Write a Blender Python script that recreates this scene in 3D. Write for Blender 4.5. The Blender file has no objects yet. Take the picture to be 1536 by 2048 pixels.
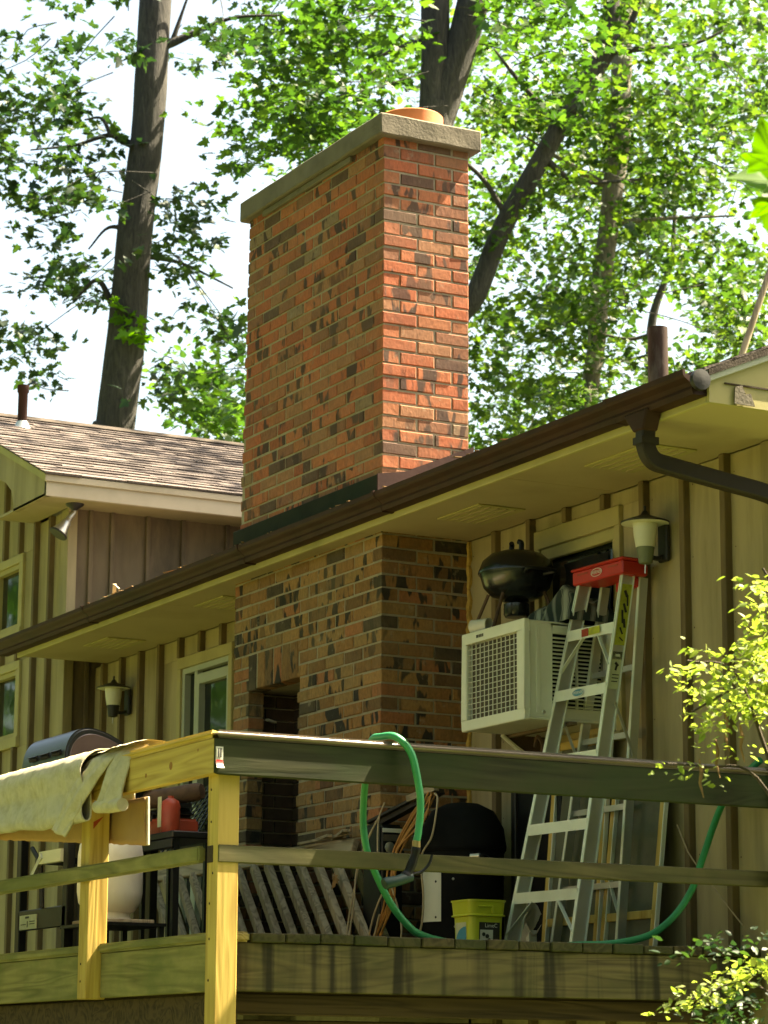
import bpy, bmesh, math, random
import numpy as np
from mathutils import Vector, Matrix, noise as mnoise

random.seed(7)
rng = np.random.default_rng(7)
C = bpy.context.scene.collection
SC = bpy.context.scene

# ------------------------------------------------------------------ camera
CAM_POS = (11.6116, -6.1757, -0.5915)
CAM_R = ((0.471373, 0.881915, 0.005760), (-0.177679, 0.101360, -0.978855), (-0.863850, 0.460382, 0.204476))
cd = bpy.data.cameras.new('camera')
cam = bpy.data.objects.new('camera', cd); C.objects.link(cam)
r, d, f = (Vector(v) for v in CAM_R)
cam.matrix_world = Matrix(((r.x, -d.x, -f.x, CAM_POS[0]), (r.y, -d.y, -f.y, CAM_POS[1]), (r.z, -d.z, -f.z, CAM_POS[2]), (0, 0, 0, 1)))
cd.sensor_fit = 'VERTICAL'; cd.sensor_height = 24.0
cd.lens = 24.0 * 5403.77 / 2048.0
cd.clip_end = 500
cd.dof.use_dof = True; cd.dof.focus_distance = 12.3; cd.dof.aperture_fstop = 5.6
SC.camera = cam

# ------------------------------------------------------------------ sky, sun, exposure
SUN = Vector((0.10, 0.56, 0.82)).normalized()
w = bpy.data.worlds.new('World'); SC.world = w; w.use_nodes = True
nt = w.node_tree; bg = nt.nodes['Background']
sky = nt.nodes.new('ShaderNodeTexSky'); sky.sky_type = 'NISHITA'; sky.sun_disc = False
sky.sun_elevation = math.asin(SUN.z); sky.sun_rotation = math.atan2(SUN.x, SUN.y)
sky.dust_density = 4.0; sky.air_density = 1.0; sky.ozone_density = 1.0
nt.links.new(sky.outputs[0], bg.inputs[0]); bg.inputs[1].default_value = 0.068
sl = bpy.data.lights.new('sun', 'SUN'); sl.energy = 5.0; sl.angle = math.radians(0.53); sl.color = (1.0, 0.93, 0.82)
so = bpy.data.objects.new('sun', sl); C.objects.link(so); so.rotation_euler = SUN.to_track_quat('Z', 'Y').to_euler(); so.location = (0, 0, 30)
SC.view_settings.view_transform = 'Standard'; SC.view_settings.look = 'None'
SC.view_settings.exposure = 2.8; SC.view_settings.gamma = 1.0; SC.view_settings.use_curve_mapping = False
SC.view_settings.use_white_balance = True
SC.view_settings.white_balance_temperature = 8100; SC.view_settings.white_balance_tint = 2
SC.cycles.max_bounces = 8; SC.cycles.transparent_max_bounces = 4

# ------------------------------------------------------------------ materials
def newmat(name):
    m = bpy.data.materials.new(name); m.use_nodes = True
    n = m.node_tree; return m, n, n.nodes['Principled BSDF']
def N(n, t, **k):
    o = n.nodes.new('ShaderNode' + t)
    for a, b in k.items():
        if a.startswith('i_'):
            key = a[2:]
            o.inputs[int(key) if key.isdigit() else key].default_value = b
        else: setattr(o, a, b)
    return o
def ramp(n, stops, interp='LINEAR'):
    o = n.nodes.new('ShaderNodeValToRGB'); cr = o.color_ramp; cr.interpolation = interp
    while len(cr.elements) > 1: cr.elements.remove(cr.elements[0])
    cr.elements[0].position = stops[0][0]; cr.elements[0].color = tuple(stops[0][1]) + (1,)
    for p, c in stops[1:]:
        e = cr.elements.new(p); e.color = tuple(c) + (1,)
    return o
def position(n, scale=(1, 1, 1), jitter=9.0):
    g = N(n, 'NewGeometry'); oi = N(n, 'ObjectInfo')
    mu = N(n, 'VectorMath', operation='MULTIPLY'); mu.inputs[1].default_value = scale
    n.links.new(g.outputs['Position'], mu.inputs[0])
    if not jitter: return mu.outputs[0]
    cx = N(n, 'CombineXYZ'); ml = N(n, 'Math', operation='MULTIPLY'); ml.inputs[1].default_value = jitter
    n.links.new(oi.outputs['Random'], ml.inputs[0])
    for k in range(3): n.links.new(ml.outputs[0], cx.inputs[k])
    ad = N(n, 'VectorMath', operation='ADD'); n.links.new(mu.outputs[0], ad.inputs[0]); n.links.new(cx.outputs[0], ad.inputs[1])
    return ad.outputs[0]
def noise(n, vec, scale, detail=4, rough=.55, dist=0):
    t = N(n, 'TexNoise', i_Scale=scale, i_Detail=detail, i_Roughness=rough, i_Distortion=dist)
    n.links.new(vec, t.inputs['Vector']); return t.outputs['Fac']
def mix(n, fac, a, b, mode='MIX'):
    m = n.nodes.new('ShaderNodeMix'); m.data_type = 'RGBA'; m.blend_type = mode
    for sock, v in ((m.inputs[0], fac), (m.inputs[6], a), (m.inputs[7], b)):
        if hasattr(v, 'is_output'): n.links.new(v, sock)
        else: sock.default_value = v if not isinstance(v, tuple) or len(v) == 4 else v + (1,)
    return m.outputs[2]
def bump(n, h, s, dist=.01):
    b = N(n, 'Bump'); b.inputs['Strength'].default_value = s; b.inputs['Distance'].default_value = dist
    n.links.new(h, b.inputs['Height']); return b.outputs[0]
def paint(name, col, var=.25, scale=6, rough=.6, metal=0, bmp=.15, spec=.4, dirt=None, dirt_amt=.5, stretch=(1, 1, 1), coat=0):
    m, n, b = newmat(name)
    v = position(n, stretch)
    a = noise(n, v, scale, 5); c = noise(n, v, scale * 9, 3)
    dk = tuple(x * (1 - var) for x in col); lt = tuple(min(1, x * (1 + var * .5)) for x in col)
    rp = ramp(n, [(.3, dk), (.5, col), (.72, lt)]); n.links.new(a, rp.inputs[0]); out = rp.outputs[0]
    if dirt:
        d2 = noise(n, v, scale * .45, 6, .65)
        dr = ramp(n, [(.48, (0, 0, 0)), (.68, (dirt_amt,) * 3)]); n.links.new(d2, dr.inputs[0])
        out = mix(n, dr.outputs[0], out, dirt)
    n.links.new(out, b.inputs['Base Color'])
    b.inputs['Roughness'].default_value = rough; b.inputs['Metallic'].default_value = metal
    b.inputs['Specular IOR Level'].default_value = spec
    if coat: b.inputs['Coat Weight'].default_value = coat
    if bmp: n.links.new(bump(n, c, bmp, .004), b.inputs['Normal'])
    return m
def wood(name, dark, light, axis, rough=.75, ring=1.0, stain=None, stain_amt=.6, algae=None, algae_amt=.5, spec=.25):
    m, n, b = newmat(name)
    s = [28, 28, 28]; s['xyz'.index(axis)] = 1.3
    v = position(n, tuple(s))
    g = noise(n, v, 1.0, 5, .6, .6)
    s2 = [7, 7, 7]; s2['xyz'.index(axis)] = .55
    v2 = position(n, tuple(s2), 17)
    wv = noise(n, v2, 1.0, 2, .5, 1.2)
    ml = N(n, 'Math', operation='MULTIPLY'); ml.inputs[1].default_value = 7 * ring; n.links.new(wv, ml.inputs[0])
    fr = N(n, 'Math', operation='PINGPONG'); fr.inputs[1].default_value = .5; n.links.new(ml.outputs[0], fr.inputs[0])
    ad = N(n, 'Math', operation='ADD'); n.links.new(fr.outputs[0], ad.inputs[0]); n.links.new(g, ad.inputs[1])
    rp = ramp(n, [(.35, dark), (.62, tuple((a + c) / 2 for a, c in zip(dark, light))), (.95, light)]); n.links.new(ad.outputs[0], rp.inputs[0])
    out = rp.outputs[0]
    if algae:
        av = position(n, (1, 1, 1.6), 5); an = noise(n, av, 2.2, 6, .65)
        ar = ramp(n, [(.40, (0, 0, 0)), (.62, (algae_amt,) * 3)]); n.links.new(an, ar.inputs[0]); out = mix(n, ar.outputs[0], out, algae)
    if stain:
        sv = position(n, (9, 9, .5), 3); sn = noise(n, sv, 1.0, 3, .6, .3)
        sr = ramp(n, [(.50, (0, 0, 0)), (.62, (stain_amt,) * 3)]); n.links.new(sn, sr.inputs[0]); out = mix(n, sr.outputs[0], out, stain)
    n.links.new(out, b.inputs['Base Color']); b.inputs['Roughness'].default_value = rough; b.inputs['Specular IOR Level'].default_value = spec
    n.links.new(bump(n, ad.outputs[0], .35, .004), b.inputs['Normal'])
    return m
def brick_mat(name, stops, band_lo, band_hi, dark, grime):
    m, n, b = newmat(name)
    oi = N(n, 'ObjectInfo'); g = N(n, 'NewGeometry')
    ad = N(n, 'Math', operation='ADD'); n.links.new(oi.outputs['Random'], ad.inputs[0]); n.links.new(g.outputs['Random Per Island'], ad.inputs[1])
    fr = N(n, 'Math', operation='FRACT'); n.links.new(ad.outputs[0], fr.inputs[0])
    rp = ramp(n, stops, 'CONSTANT'); n.links.new(fr.outputs[0], rp.inputs[0])
    def shifted(scale, k):
        mu = N(n, 'VectorMath', operation='MULTIPLY'); mu.inputs[1].default_value = scale; n.links.new(g.outputs['Position'], mu.inputs[0])
        ml = N(n, 'Math', operation='MULTIPLY'); ml.inputs[1].default_value = k; n.links.new(fr.outputs[0], ml.inputs[0])
        cx = N(n, 'CombineXYZ'); [n.links.new(ml.outputs[0], cx.inputs[i]) for i in range(3)]
        a2 = N(n, 'VectorMath', operation='ADD'); n.links.new(mu.outputs[0], a2.inputs[0]); n.links.new(cx.outputs[0], a2.inputs[1]); return a2.outputs[0]
    # flashing: dark upright bands of their own on each brick
    bn = noise(n, shifted((14, 14, 5), 61), 1.0, 2, .5, .35)
    br = ramp(n, [(band_lo, (0, 0, 0)), (band_hi, (1, 1, 1))]); n.links.new(bn, br.inputs[0])
    few = N(n, 'Math', operation='MULTIPLY'); few.inputs[1].default_value = 7.31; n.links.new(fr.outputs[0], few.inputs[0])
    ff = N(n, 'Math', operation='FRACT'); n.links.new(few.outputs[0], ff.inputs[0])
    fs = ramp(n, [(.25, (.15, .15, .15)), (.42, (.97, .97, .97))]); n.links.new(ff.outputs[0], fs.inputs[0])
    mm = N(n, 'Math', operation='MULTIPLY'); n.links.new(br.outputs[0], mm.inputs[0]); n.links.new(fs.outputs[0], mm.inputs[1])
    fine = noise(n, shifted((70, 70, 40), 13), 1.0, 4, .6)
    fp = ramp(n, [(.3, (.72, .72, .72)), (.7, (1.15, 1.15, 1.15))]); n.links.new(fine, fp.inputs[0])
    col = mix(n, 1.0, rp.outputs[0], fp.outputs[0], 'MULTIPLY')
    col = mix(n, mm.outputs[0], col, dark)
    gv = N(n, 'VectorMath', operation='MULTIPLY'); gv.inputs[1].default_value = (1, 1, 1); n.links.new(g.outputs['Position'], gv.inputs[0])
    gn = noise(n, gv.outputs[0], 2.3, 6, .65); gr = ramp(n, [(.45, (0, 0, 0)), (.75, (.55, .55, .55))]); n.links.new(gn, gr.inputs[0])
    col = mix(n, gr.outputs[0], col, grime)
    sn = noise(n, gv.outputs[0], 11, 5, .7); sr = ramp(n, [(.60, (0, 0, 0)), (.72, (.6, .6, .6))]); n.links.new(sn, sr.inputs[0])
    col = mix(n, sr.outputs[0], col, (.33, .27, .19))
    n.links.new(col, b.inputs['Base Color']); b.inputs['Roughness'].default_value = .85; b.inputs['Specular IOR Level'].default_value = .25
    n.links.new(bump(n, fine, .45, .004), b.inputs['Normal'])
    return m
def leaf_mat(name, cols, trans, mixf=.5, rough=.5):
    m, n, b = newmat(name)
    g = N(n, 'NewGeometry'); oi = N(n, 'ObjectInfo')
    ad = N(n, 'Math', operation='ADD'); n.links.new(oi.outputs['Random'], ad.inputs[0]); n.links.new(g.outputs['Random Per Island'], ad.inputs[1])
    fr = N(n, 'Math', operation='FRACT'); n.links.new(ad.outputs[0], fr.inputs[0])
    k = len(cols)
    rp = ramp(n, [(i / max(1, k - 1), c) for i, c in enumerate(cols)]); n.links.new(fr.outputs[0], rp.inputs[0])
    n.links.new(rp.outputs[0], b.inputs['Base Color']); b.inputs['Roughness'].default_value = rough; b.inputs['Specular IOR Level'].default_value = .35
    t = N(n, 'BsdfTranslucent'); n.links.new(mix(n, 1.0, rp.outputs[0], trans, 'MULTIPLY'), t.inputs[0])
    ms = N(n, 'MixShader'); ms.inputs[0].default_value = mixf
    n.links.new(b.outputs[0], ms.inputs[1]); n.links.new(t.outputs[0], ms.inputs[2])
    n.links.new(ms.outputs[0], n.nodes['Material Output'].inputs[0])
    return m
def bark_mat(name, dark, light):
    m, n, b = newmat(name)
    v = position(n, (17, 17, 3.2), 5); a = noise(n, v, 1.3, 7, .7, 1.1); v2 = position(n, (1, 1, .5), 0); c = noise(n, v2, 1.6, 4)
    rp = ramp(n, [(.32, dark), (.7, light)]); n.links.new(a, rp.inputs[0])
    r2 = ramp(n, [(.35, (.6, .6, .6)), (.7, (1.2, 1.2, 1.2))]); n.links.new(c, r2.inputs[0])
    n.links.new(mix(n, 1.0, rp.outputs[0], r2.outputs[0], 'MULTIPLY'), b.inputs['Base Color']); b.inputs['Roughness'].default_value = .9
    n.links.new(bump(n, a, 1.0, .03), b.inputs['Normal'])
    return m
def glass_mat(name):
    m, n, b = newmat(name)
    b.inputs['Base Color'].default_value = (.010, .014, .011, 1); b.inputs['Roughness'].default_value = .04; b.inputs['Specular IOR Level'].default_value = .75
    a = noise(n, position(n, (1, 1, 1), 4), 3, 2); n.links.new(bump(n, a, .06, .02), b.inputs['Normal'])
    return m

M = {}
TAN = (.375, .297, .160)
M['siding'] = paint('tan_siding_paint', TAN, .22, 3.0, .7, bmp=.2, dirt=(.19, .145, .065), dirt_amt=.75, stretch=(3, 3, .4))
M['batten'] = paint('batten_side_shade_brown', (.17, .115, .05), .3, 5, .75, dirt=(.07, .05, .03), stretch=(3, 3, .6))  # darker than the boards: shade of the batten sides put into every face
M['siding_shaded'] = paint('shaded_brown_siding', (.16, .115, .065), .35, 3, .8, bmp=.3, dirt=(.04, .03, .02), dirt_amt=.8, stretch=(2, 2, .6))  # same tan paint as the front; side-wall shade put into the colour
M['soffit'] = paint('soffit_paint', (.40, .32, .18), .12, 2, .7, dirt=(.25, .185, .09), dirt_amt=.45)
M['fascia'] = paint('fascia_paint', (.42, .36, .15), .15, 4, .65, dirt=(.2, .2, .07), dirt_amt=.4)
M['pale_fascia'] = paint('pale_fascia_paint', (.50, .42, .31), .1, 3, .65, dirt=(.3, .25, .16), dirt_amt=.4)
M['gutter'] = paint('brown_gutter_enamel', (.048, .021, .014), .3, 5, .6, spec=.15, dirt=(.026, .018, .012), dirt_amt=.6)
M['dark_pipe'] = paint('dark_brown_downspout', (.03, .02, .013), .3, 4, .6, spec=.3, dirt=(.02, .025, .012), dirt_amt=.6)
M['flashing'] = paint('dark_green_flashing', (.026, .027, .015), .3, 6, .8, spec=.12, dirt=(.02, .03, .015))
M['flash_red'] = paint('brown_side_flashing', (.05, .024, .02), .2, 6, .75, spec=.15)
M['shingle'] = paint('roof_shingle_grit', (.19, .15, .135), .4, 14, .95, bmp=.6, spec=.15)
M['shingle_dark'] = paint('old_roof_shingle', (.07, .055, .045), .4, 12, .95, bmp=.6, spec=.15)
M['trim'] = paint('window_trim_paint', (.42, .34, .15), .12, 4, .6, dirt=(.25, .19, .07), dirt_amt=.4)
M['vinyl'] = paint('pale_green_grey_vinyl', (.40, .41, .32), .1, 4, .5)
M['screen_dark'] = paint('dark_window_inside', (.012, .012, .011), .3, 4, .4)
M['glass'] = glass_mat('window_glass')
M['concrete'] = paint('chimney_cap_concrete', (.155, .13, .095), .3, 7, .9, bmp=.5, dirt=(.13, .11, .075), dirt_amt=.7)
M['mortar'] = paint('mortar', (.315, .265, .185), .2, 20, .95, bmp=.6)
M['flue'] = paint('orange_clay_flue', (.62, .20, .07), .15, 8, .75)
M['brick_hi'] = brick_mat('weathered_orange_brick', [(0, (.40, .115, .055)), (.2, (.31, .092, .046)), (.36, (.35, .13, .063)), (.5, (.43, .14, .066)), (.66, (.25, .105, .06)), (.8, (.33, .15, .08)), (.90, (.25, .16, .10)), (.93, (.115, .062, .045))], .55, .60, (.062, .036, .028), (.20, .125, .075))
M['brick_lo'] = brick_mat('flashed_brick_eave_shade', [(0, (.28, .135, .05)), (.2, (.34, .18, .068)), (.4, (.22, .11, .042)), (.55, (.33, .13, .054)), (.68, (.29, .165, .066)), (.83, (.16, .085, .038)), (.93, (.06, .042, .028))], .535, .575, (.022, .020, .016), (.22, .16, .085))  # same flashed brick as above, with bounce tint and eave shade in its colours
M['niche_brick'] = paint('dark_niche_brick', (.06, .035, .022), .4, 9, .9)  # dark brick tone for the niche lining
OLDG = (.05, .058, .02)
for ax in 'xyz':
    M['new_' + ax] = wood('new_yellow_pine_' + ax, (.34, .205, .045), (.56, .39, .11), ax, .6, .7)
    M['old_' + ax] = wood('weathered_green_wood_' + ax, (.045, .038, .016), (.11, .095, .04), ax, .85, 1.0, algae=OLDG, algae_amt=.7)
    M['grey_' + ax] = wood('bleached_grey_wood_' + ax, (.17, .13, .085), (.40, .32, .22), ax, .85, 1.0, algae=(.12, .10, .055), algae_amt=.28)
M['rim'] = wood('stained_rim_wood', (.055, .043, .018), (.135, .11, .046), 'y', .85, 1.2, stain=(.012, .011, .005), stain_amt=.85, algae=OLDG, algae_amt=.5)
M['rim_x'] = wood('algae_rim_wood', (.13, .11, .04), (.27, .23, .09), 'x', .85, 1.0, algae=(.115, .125, .04), algae_amt=.7)
M['rail_y'] = wood('dark_green_rail_wood', (.014, .016, .007), (.044, .044, .018), 'y', .85, 1.0, algae=(.028, .042, .012), algae_amt=.8)
M['cap_y'] = wood('dark_brown_cap_wood', (.06, .043, .03), (.15, .11, .075), 'y', .27, 1.0, spec=1.0)
M['deck_end'] = wood('mossy_deck_board', (.022, .018, .008), (.075, .06, .026), 'x', .9, 1.0, algae=(.03, .04, .012), algae_amt=.8)
M['beam'] = wood('dark_under_deck_beam', (.03, .02, .011), (.085, .055, .028), 'y', .9)
M['endgrain'] = paint('dark_end_grain', (.05, .03, .018), .3, 40, .9)
M['knot'] = paint('wood_knot', (.30, .13, .03), .3, 60, .7)
M['cream'] = paint('cream_enamel', (.72, .70, .56), .06, 3, .45, spec=.5, dirt=(.42, .38, .24), dirt_amt=.35)
M['coil'] = paint('condenser_coil', (.085, .068, .045), .3, 40, .7)
M['hole'] = paint('dark_hollow', (.012, .010, .008), .2, 5, .8)
M['black'] = paint('black_plastic', (.006, .006, .006), .3, 5, .45, spec=.3)
M['enamel'] = paint('black_enamel', (.010, .010, .010), .3, 4, .22, spec=.6)
M['lid'] = paint('dark_painted_grill_lid', (.022, .021, .020), .25, 6, .34, spec=.6)
M['rust'] = paint('rusty_steel', (.10, .055, .03), .4, 15, .8)
M['alu'] = paint('aluminium', (.60, .60, .55), .1, 8, .38, metal=.75, spec=.5)
M['alu_edge'] = paint('bright_aluminium_edge', (.78, .80, .68), .08, 8, .45, metal=.25)
M['red'] = paint('red_plastic', (.50, .025, .018), .15, 8, .4, spec=.5)
M['red_dark'] = paint('red_can_paint', (.34, .045, .02), .25, 8, .45)
M['white_glass'] = paint('frosted_lamp_glass', (.66, .62, .45), .05, 4, .35)
M['iron'] = paint('black_lamp_iron', (.022, .019, .015), .3, 8, .5)
M['lamp_socket'] = paint('verdigris_socket', (.16, .17, .10), .35, 12, .6)
M['chrome'] = paint('worn_chrome', (.55, .52, .44), .15, 9, .3, metal=.8)
M['tank'] = paint('white_tank_paint', (.70, .65, .56), .07, 5, .5, dirt=(.38, .30, .2), dirt_amt=.35)
M['dull_black'] = paint('dull_black_paint', (.008, .008, .008), .4, 9, .85, spec=.12)
M['lime'] = paint('lime_bucket_plastic', (.52, .54, .035), .06, 4, .42, spec=.5)
M['blue'] = paint('blue_label', (.05, .25, .36), .2, 10, .5)
M['label_dark'] = paint('dark_label', (.03, .026, .02), .2, 10, .6)
M['white'] = paint('white_print', (.68, .66, .56), .1, 10, .6)
M['paper'] = paint('faded_label_paper', (.55, .55, .34), .15, 20, .7)
M['yellow_label'] = paint('yellow_warning_label', (.42, .42, .05), .3, 30, .6)
M['hose'] = paint('green_hose_rubber', (.03, .30, .11), .12, 20, .38, spec=.5)
M['brass'] = paint('brass_fitting', (.35, .25, .10), .2, 20, .4, metal=.7)
M['nozzle'] = paint('dark_green_nozzle', (.006, .035, .028), .2, 20, .5)
M['cord'] = paint('orange_cord', (.38, .17, .04), .25, 25, .6)
M['cord_pale'] = paint('pale_cord', (.42, .32, .20), .2, 25, .6)
M['card'] = paint('brown_cardboard', (.36, .225, .105), .12, 7, .85, bmp=.3, dirt=(.25, .15, .07), dirt_amt=.4)
M['card_edge'] = paint('cardboard_edge', (.60, .50, .36), .2, 40, .9)
M['rug'] = paint('tan_rug_backing', (.54, .47, .33), .14, 30, .95, bmp=.9, dirt=(.33, .27, .15), dirt_amt=.5)
M['rug_edge'] = paint('rug_edge_grey', (.36, .34, .27), .1, 20, .9)
M['plaid_dark'] = None
M['screen'] = paint('dusty_screen_mesh', (.10, .10, .06), .25, 9, .6, spec=.5)
M['yellow_wood'] = wood('yellow_frame_wood', (.42, .26, .06), (.60, .42, .13), 'z', .6, .5)
M['bark'] = bark_mat('maple_bark', (.014, .012, .011), (.085, .074, .062))
M['bark_pale'] = bark_mat('pale_bark', (.09, .075, .055), (.27, .23, .17))
M['twig'] = bark_mat('twig_bark', (.05, .035, .022), (.14, .10, .06))
LT = (1.5, 1.65, .7)
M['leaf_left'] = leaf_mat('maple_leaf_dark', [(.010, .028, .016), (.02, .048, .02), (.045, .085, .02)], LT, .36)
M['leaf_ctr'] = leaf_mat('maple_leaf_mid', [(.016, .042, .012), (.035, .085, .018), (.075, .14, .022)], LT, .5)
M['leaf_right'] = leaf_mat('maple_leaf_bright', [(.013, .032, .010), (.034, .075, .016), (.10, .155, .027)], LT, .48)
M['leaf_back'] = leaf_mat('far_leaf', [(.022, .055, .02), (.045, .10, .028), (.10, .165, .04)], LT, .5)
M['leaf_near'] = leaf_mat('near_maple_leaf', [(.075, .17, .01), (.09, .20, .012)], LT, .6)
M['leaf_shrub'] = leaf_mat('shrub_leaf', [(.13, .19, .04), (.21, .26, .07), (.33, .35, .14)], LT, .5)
M['leaf_dark'] = leaf_mat('light_block_leaf', [(.012, .03, .008), (.025, .05, .012)], LT, .3)
M['leaf_dead'] = paint('dead_leaf', (.30, .17, .07), .3, 30, .8)
M['lawn'] = leaf_mat('lawn_green', [(.07, .10, .02), (.12, .14, .03)], LT, .2)
def plaid():
    m, n, b = newmat('plaid_cloth')
    g = N(n, 'TexCoord')
    outs = []
    for rot in (0.3, 1.87):
        wv = N(n, 'TexWave', i_Scale=5.0, i_Distortion=.5); wv.wave_type = 'BANDS'
        mp = N(n, 'Mapping'); mp.inputs['Rotation'].default_value = (.4, .5, rot); n.links.new(g.outputs['Object'], mp.inputs[0]); n.links.new(mp.outputs[0], wv.inputs[0])
        rp = ramp(n, [(.0, (.02, .03, .02)), (.60, (.03, .04, .03)), (.72, (.42, .40, .28)), (.8, (.03, .03, .03)), (.9, (.38, .37, .27))]); n.links.new(wv.outputs['Fac'], rp.inputs[0]); outs.append(rp.outputs[0])
    n.links.new(mix(n, .5, outs[0], outs[1]), b.inputs['Base Color']); b.inputs['Roughness'].default_value = .95
    return m
M['plaid'] = plaid()
def barred(name, a, c, scale, axis_rot=0):
    m, n, b = newmat(name); g = N(n, 'NewGeometry'); wv = N(n, 'TexNoise', i_Scale=scale); n.links.new(position(n, (1, 1, .05), 0), wv.inputs['Vector'])
    rp = ramp(n, [(.47, a), (.5, c)]); n.links.new(wv.outputs['Fac'], rp.inputs[0]); n.links.new(rp.outputs[0], b.inputs['Base Color']); return m
M['barcode'] = barred('barcode_print', (.05, .05, .05), (.62, .6, .5), 160)

# ------------------------------------------------------------------ mesh helpers
ORG = {}
class MB:
    def __init__(s): s.v = []; s.f = []
    def add(s, vs, fs):
        o = len(s.v); s.v += [Vector(p) for p in vs]; s.f += [tuple(i + o for i in q) for q in fs]; return s
    def box(s, x0, x1, y0, y1, z0, z1):
        return s.add([(x0, y0, z0), (x1, y0, z0), (x1, y1, z0), (x0, y1, z0), (x0, y0, z1), (x1, y0, z1), (x1, y1, z1), (x0, y1, z1)],
                     [(3, 2, 1, 0), (4, 5, 6, 7), (0, 1, 5, 4), (1, 2, 6, 5), (2, 3, 7, 6), (3, 0, 4, 7)])
    def bar(s, p, q, w, h, up=(0, 0, 1)):
        p, q = Vector(p), Vector(q); d = (q - p).normalized(); u = Vector(up); sd = d.cross(u)
        if sd.length < 1e-4: sd = d.cross(Vector((1, 0, 0)))
        sd.normalize(); u = sd.cross(d).normalized(); a, b = sd * w / 2, u * h / 2
        return s.add([p - a - b, p + a - b, p + a + b, p - a + b, q - a - b, q + a - b, q + a + b, q - a + b],
                     [(3, 2, 1, 0), (4, 5, 6, 7), (0, 1, 5, 4), (1, 2, 6, 5), (2, 3, 7, 6), (3, 0, 4, 7)])
    def tube(s, pts, rad, seg=8, cap=True):
        pts = [Vector(p) for p in pts]; n = len(pts); rs = rad if isinstance(rad, (list, tuple)) else [rad] * n
        vs = []; prev = None
        for i, p in enumerate(pts):
            d = (pts[min(i + 1, n - 1)] - pts[max(i - 1, 0)]).normalized()
            u = prev if prev is not None else (Vector((0, 0, 1)) if abs(d.z) < .9 else Vector((1, 0, 0)))
            a = d.cross(u)
            if a.length < 1e-5: a = d.cross(Vector((0, 1, 0)))
            a.normalize(); b = a.cross(d).normalized(); prev = b
            for k in range(seg):
                t = 2 * math.pi * k / seg; vs.append(p + (a * math.cos(t) + b * math.sin(t)) * rs[i])
        fs = [(i * seg + k, i * seg + (k + 1) % seg, (i + 1) * seg + (k + 1) % seg, (i + 1) * seg + k) for i in range(n - 1) for k in range(seg)]
        if cap: fs += [tuple(reversed(range(seg))), tuple((n - 1) * seg + k for k in range(seg))]
        return s.add(vs, fs)
    def lathe(s, prof, c, seg=28, axis=(0, 0, 1)):
        q = Vector((0, 0, 1)).rotation_difference(Vector(axis)); c = Vector(c); vs = []; m = len(prof)
        for k in range(seg):
            t = 2 * math.pi * k / seg
            for r_, z in prof: vs.append(c + q @ Vector((r_ * math.cos(t), r_ * math.sin(t), z)))
        fs = [(k * m + j, ((k + 1) % seg) * m + j, ((k + 1) % seg) * m + j + 1, k * m + j + 1) for k in range(seg) for j in range(m - 1)]
        if prof[0][0] > 1e-6: fs.append(tuple(reversed([k * m for k in range(seg)])))
        if prof[-1][0] > 1e-6: fs.append(tuple(k * m + m - 1 for k in range(seg)))
        return s.add(vs, fs)
    def prism(s, prof, axis, a, b):
        m = len(prof)
        def P(u, v, t): return {'x': (t, u, v), 'y': (u, t, v), 'z': (u, v, t)}[axis]
        vs = [P(u, v, a) for u, v in prof] + [P(u, v, b) for u, v in prof]
        return s.add(vs, [(j, (j + 1) % m, m + (j + 1) % m, m + j) for j in range(m)] + [tuple(reversed(range(m))), tuple(range(m, 2 * m))])
    def grid(s, fn, nu, nv):
        vs = [fn(i / nu, j / nv) for i in range(nu + 1) for j in range(nv + 1)]
        return s.add(vs, [(i * (nv + 1) + j, (i + 1) * (nv + 1) + j, (i + 1) * (nv + 1) + j + 1, i * (nv + 1) + j + 1) for i in range(nu) for j in range(nv)])
    def mesh(s, name, mat, org=Vector(), bevel=0, smooth=False, fix=True):
        me = bpy.data.meshes.new(name); me.from_pydata([tuple(p - org) for p in s.v], [], s.f)
        if bevel or fix:
            b = bmesh.new(); b.from_mesh(me); bmesh.ops.remove_doubles(b, verts=b.verts, dist=1e-5)
            bmesh.ops.recalc_face_normals(b, faces=b.faces)
            if bevel: bmesh.ops.bevel(b, geom=[e for e in b.edges if len(e.link_faces) == 2 and e.calc_face_angle() > .6], offset=bevel, segments=3 if bevel > .0075 else 1, affect='EDGES', clamp_overlap=True)
            b.to_mesh(me); b.free()
        me.materials.append(mat)
        if smooth:
            me.polygons.foreach_set('use_smooth', [True] * len(me.polygons))
            me.set_sharp_from_angle(angle=math.radians(40))
        return me
    def build(s, name, mat, parent=None, bevel=0, smooth=False, label=None, kind=None, fix=True):
        org = ORG[parent] if parent is not None else Vector(getattr(s, 'org', (0, 0, 0)))
        o = bpy.data.objects.new(name, s.mesh(name, M[mat] if isinstance(mat, str) else mat, org, bevel, smooth, fix)); C.objects.link(o)
        if parent is not None: o.parent = parent
        else: o.location = org
        ORG[o] = org
        if label: o['label'] = label
        if kind: o['kind'] = kind
        return o
def thing(name, label, cat, loc=(0, 0, 0), group=None):
    o = bpy.data.objects.new(name, None); C.objects.link(o); o.location = loc; o.empty_display_size = .1
    o['label'] = label; o['category'] = cat
    if group: o['group'] = group
    ORG[o] = Vector(loc); return o
def tag(o, label, cat, group=None):
    o['label'] = label; o['category'] = cat
    if group: o['group'] = group
    return o
def BOX(*a): return MB().box(*a)
def BAR(*a, **k): return MB().bar(*a, **k)
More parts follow.
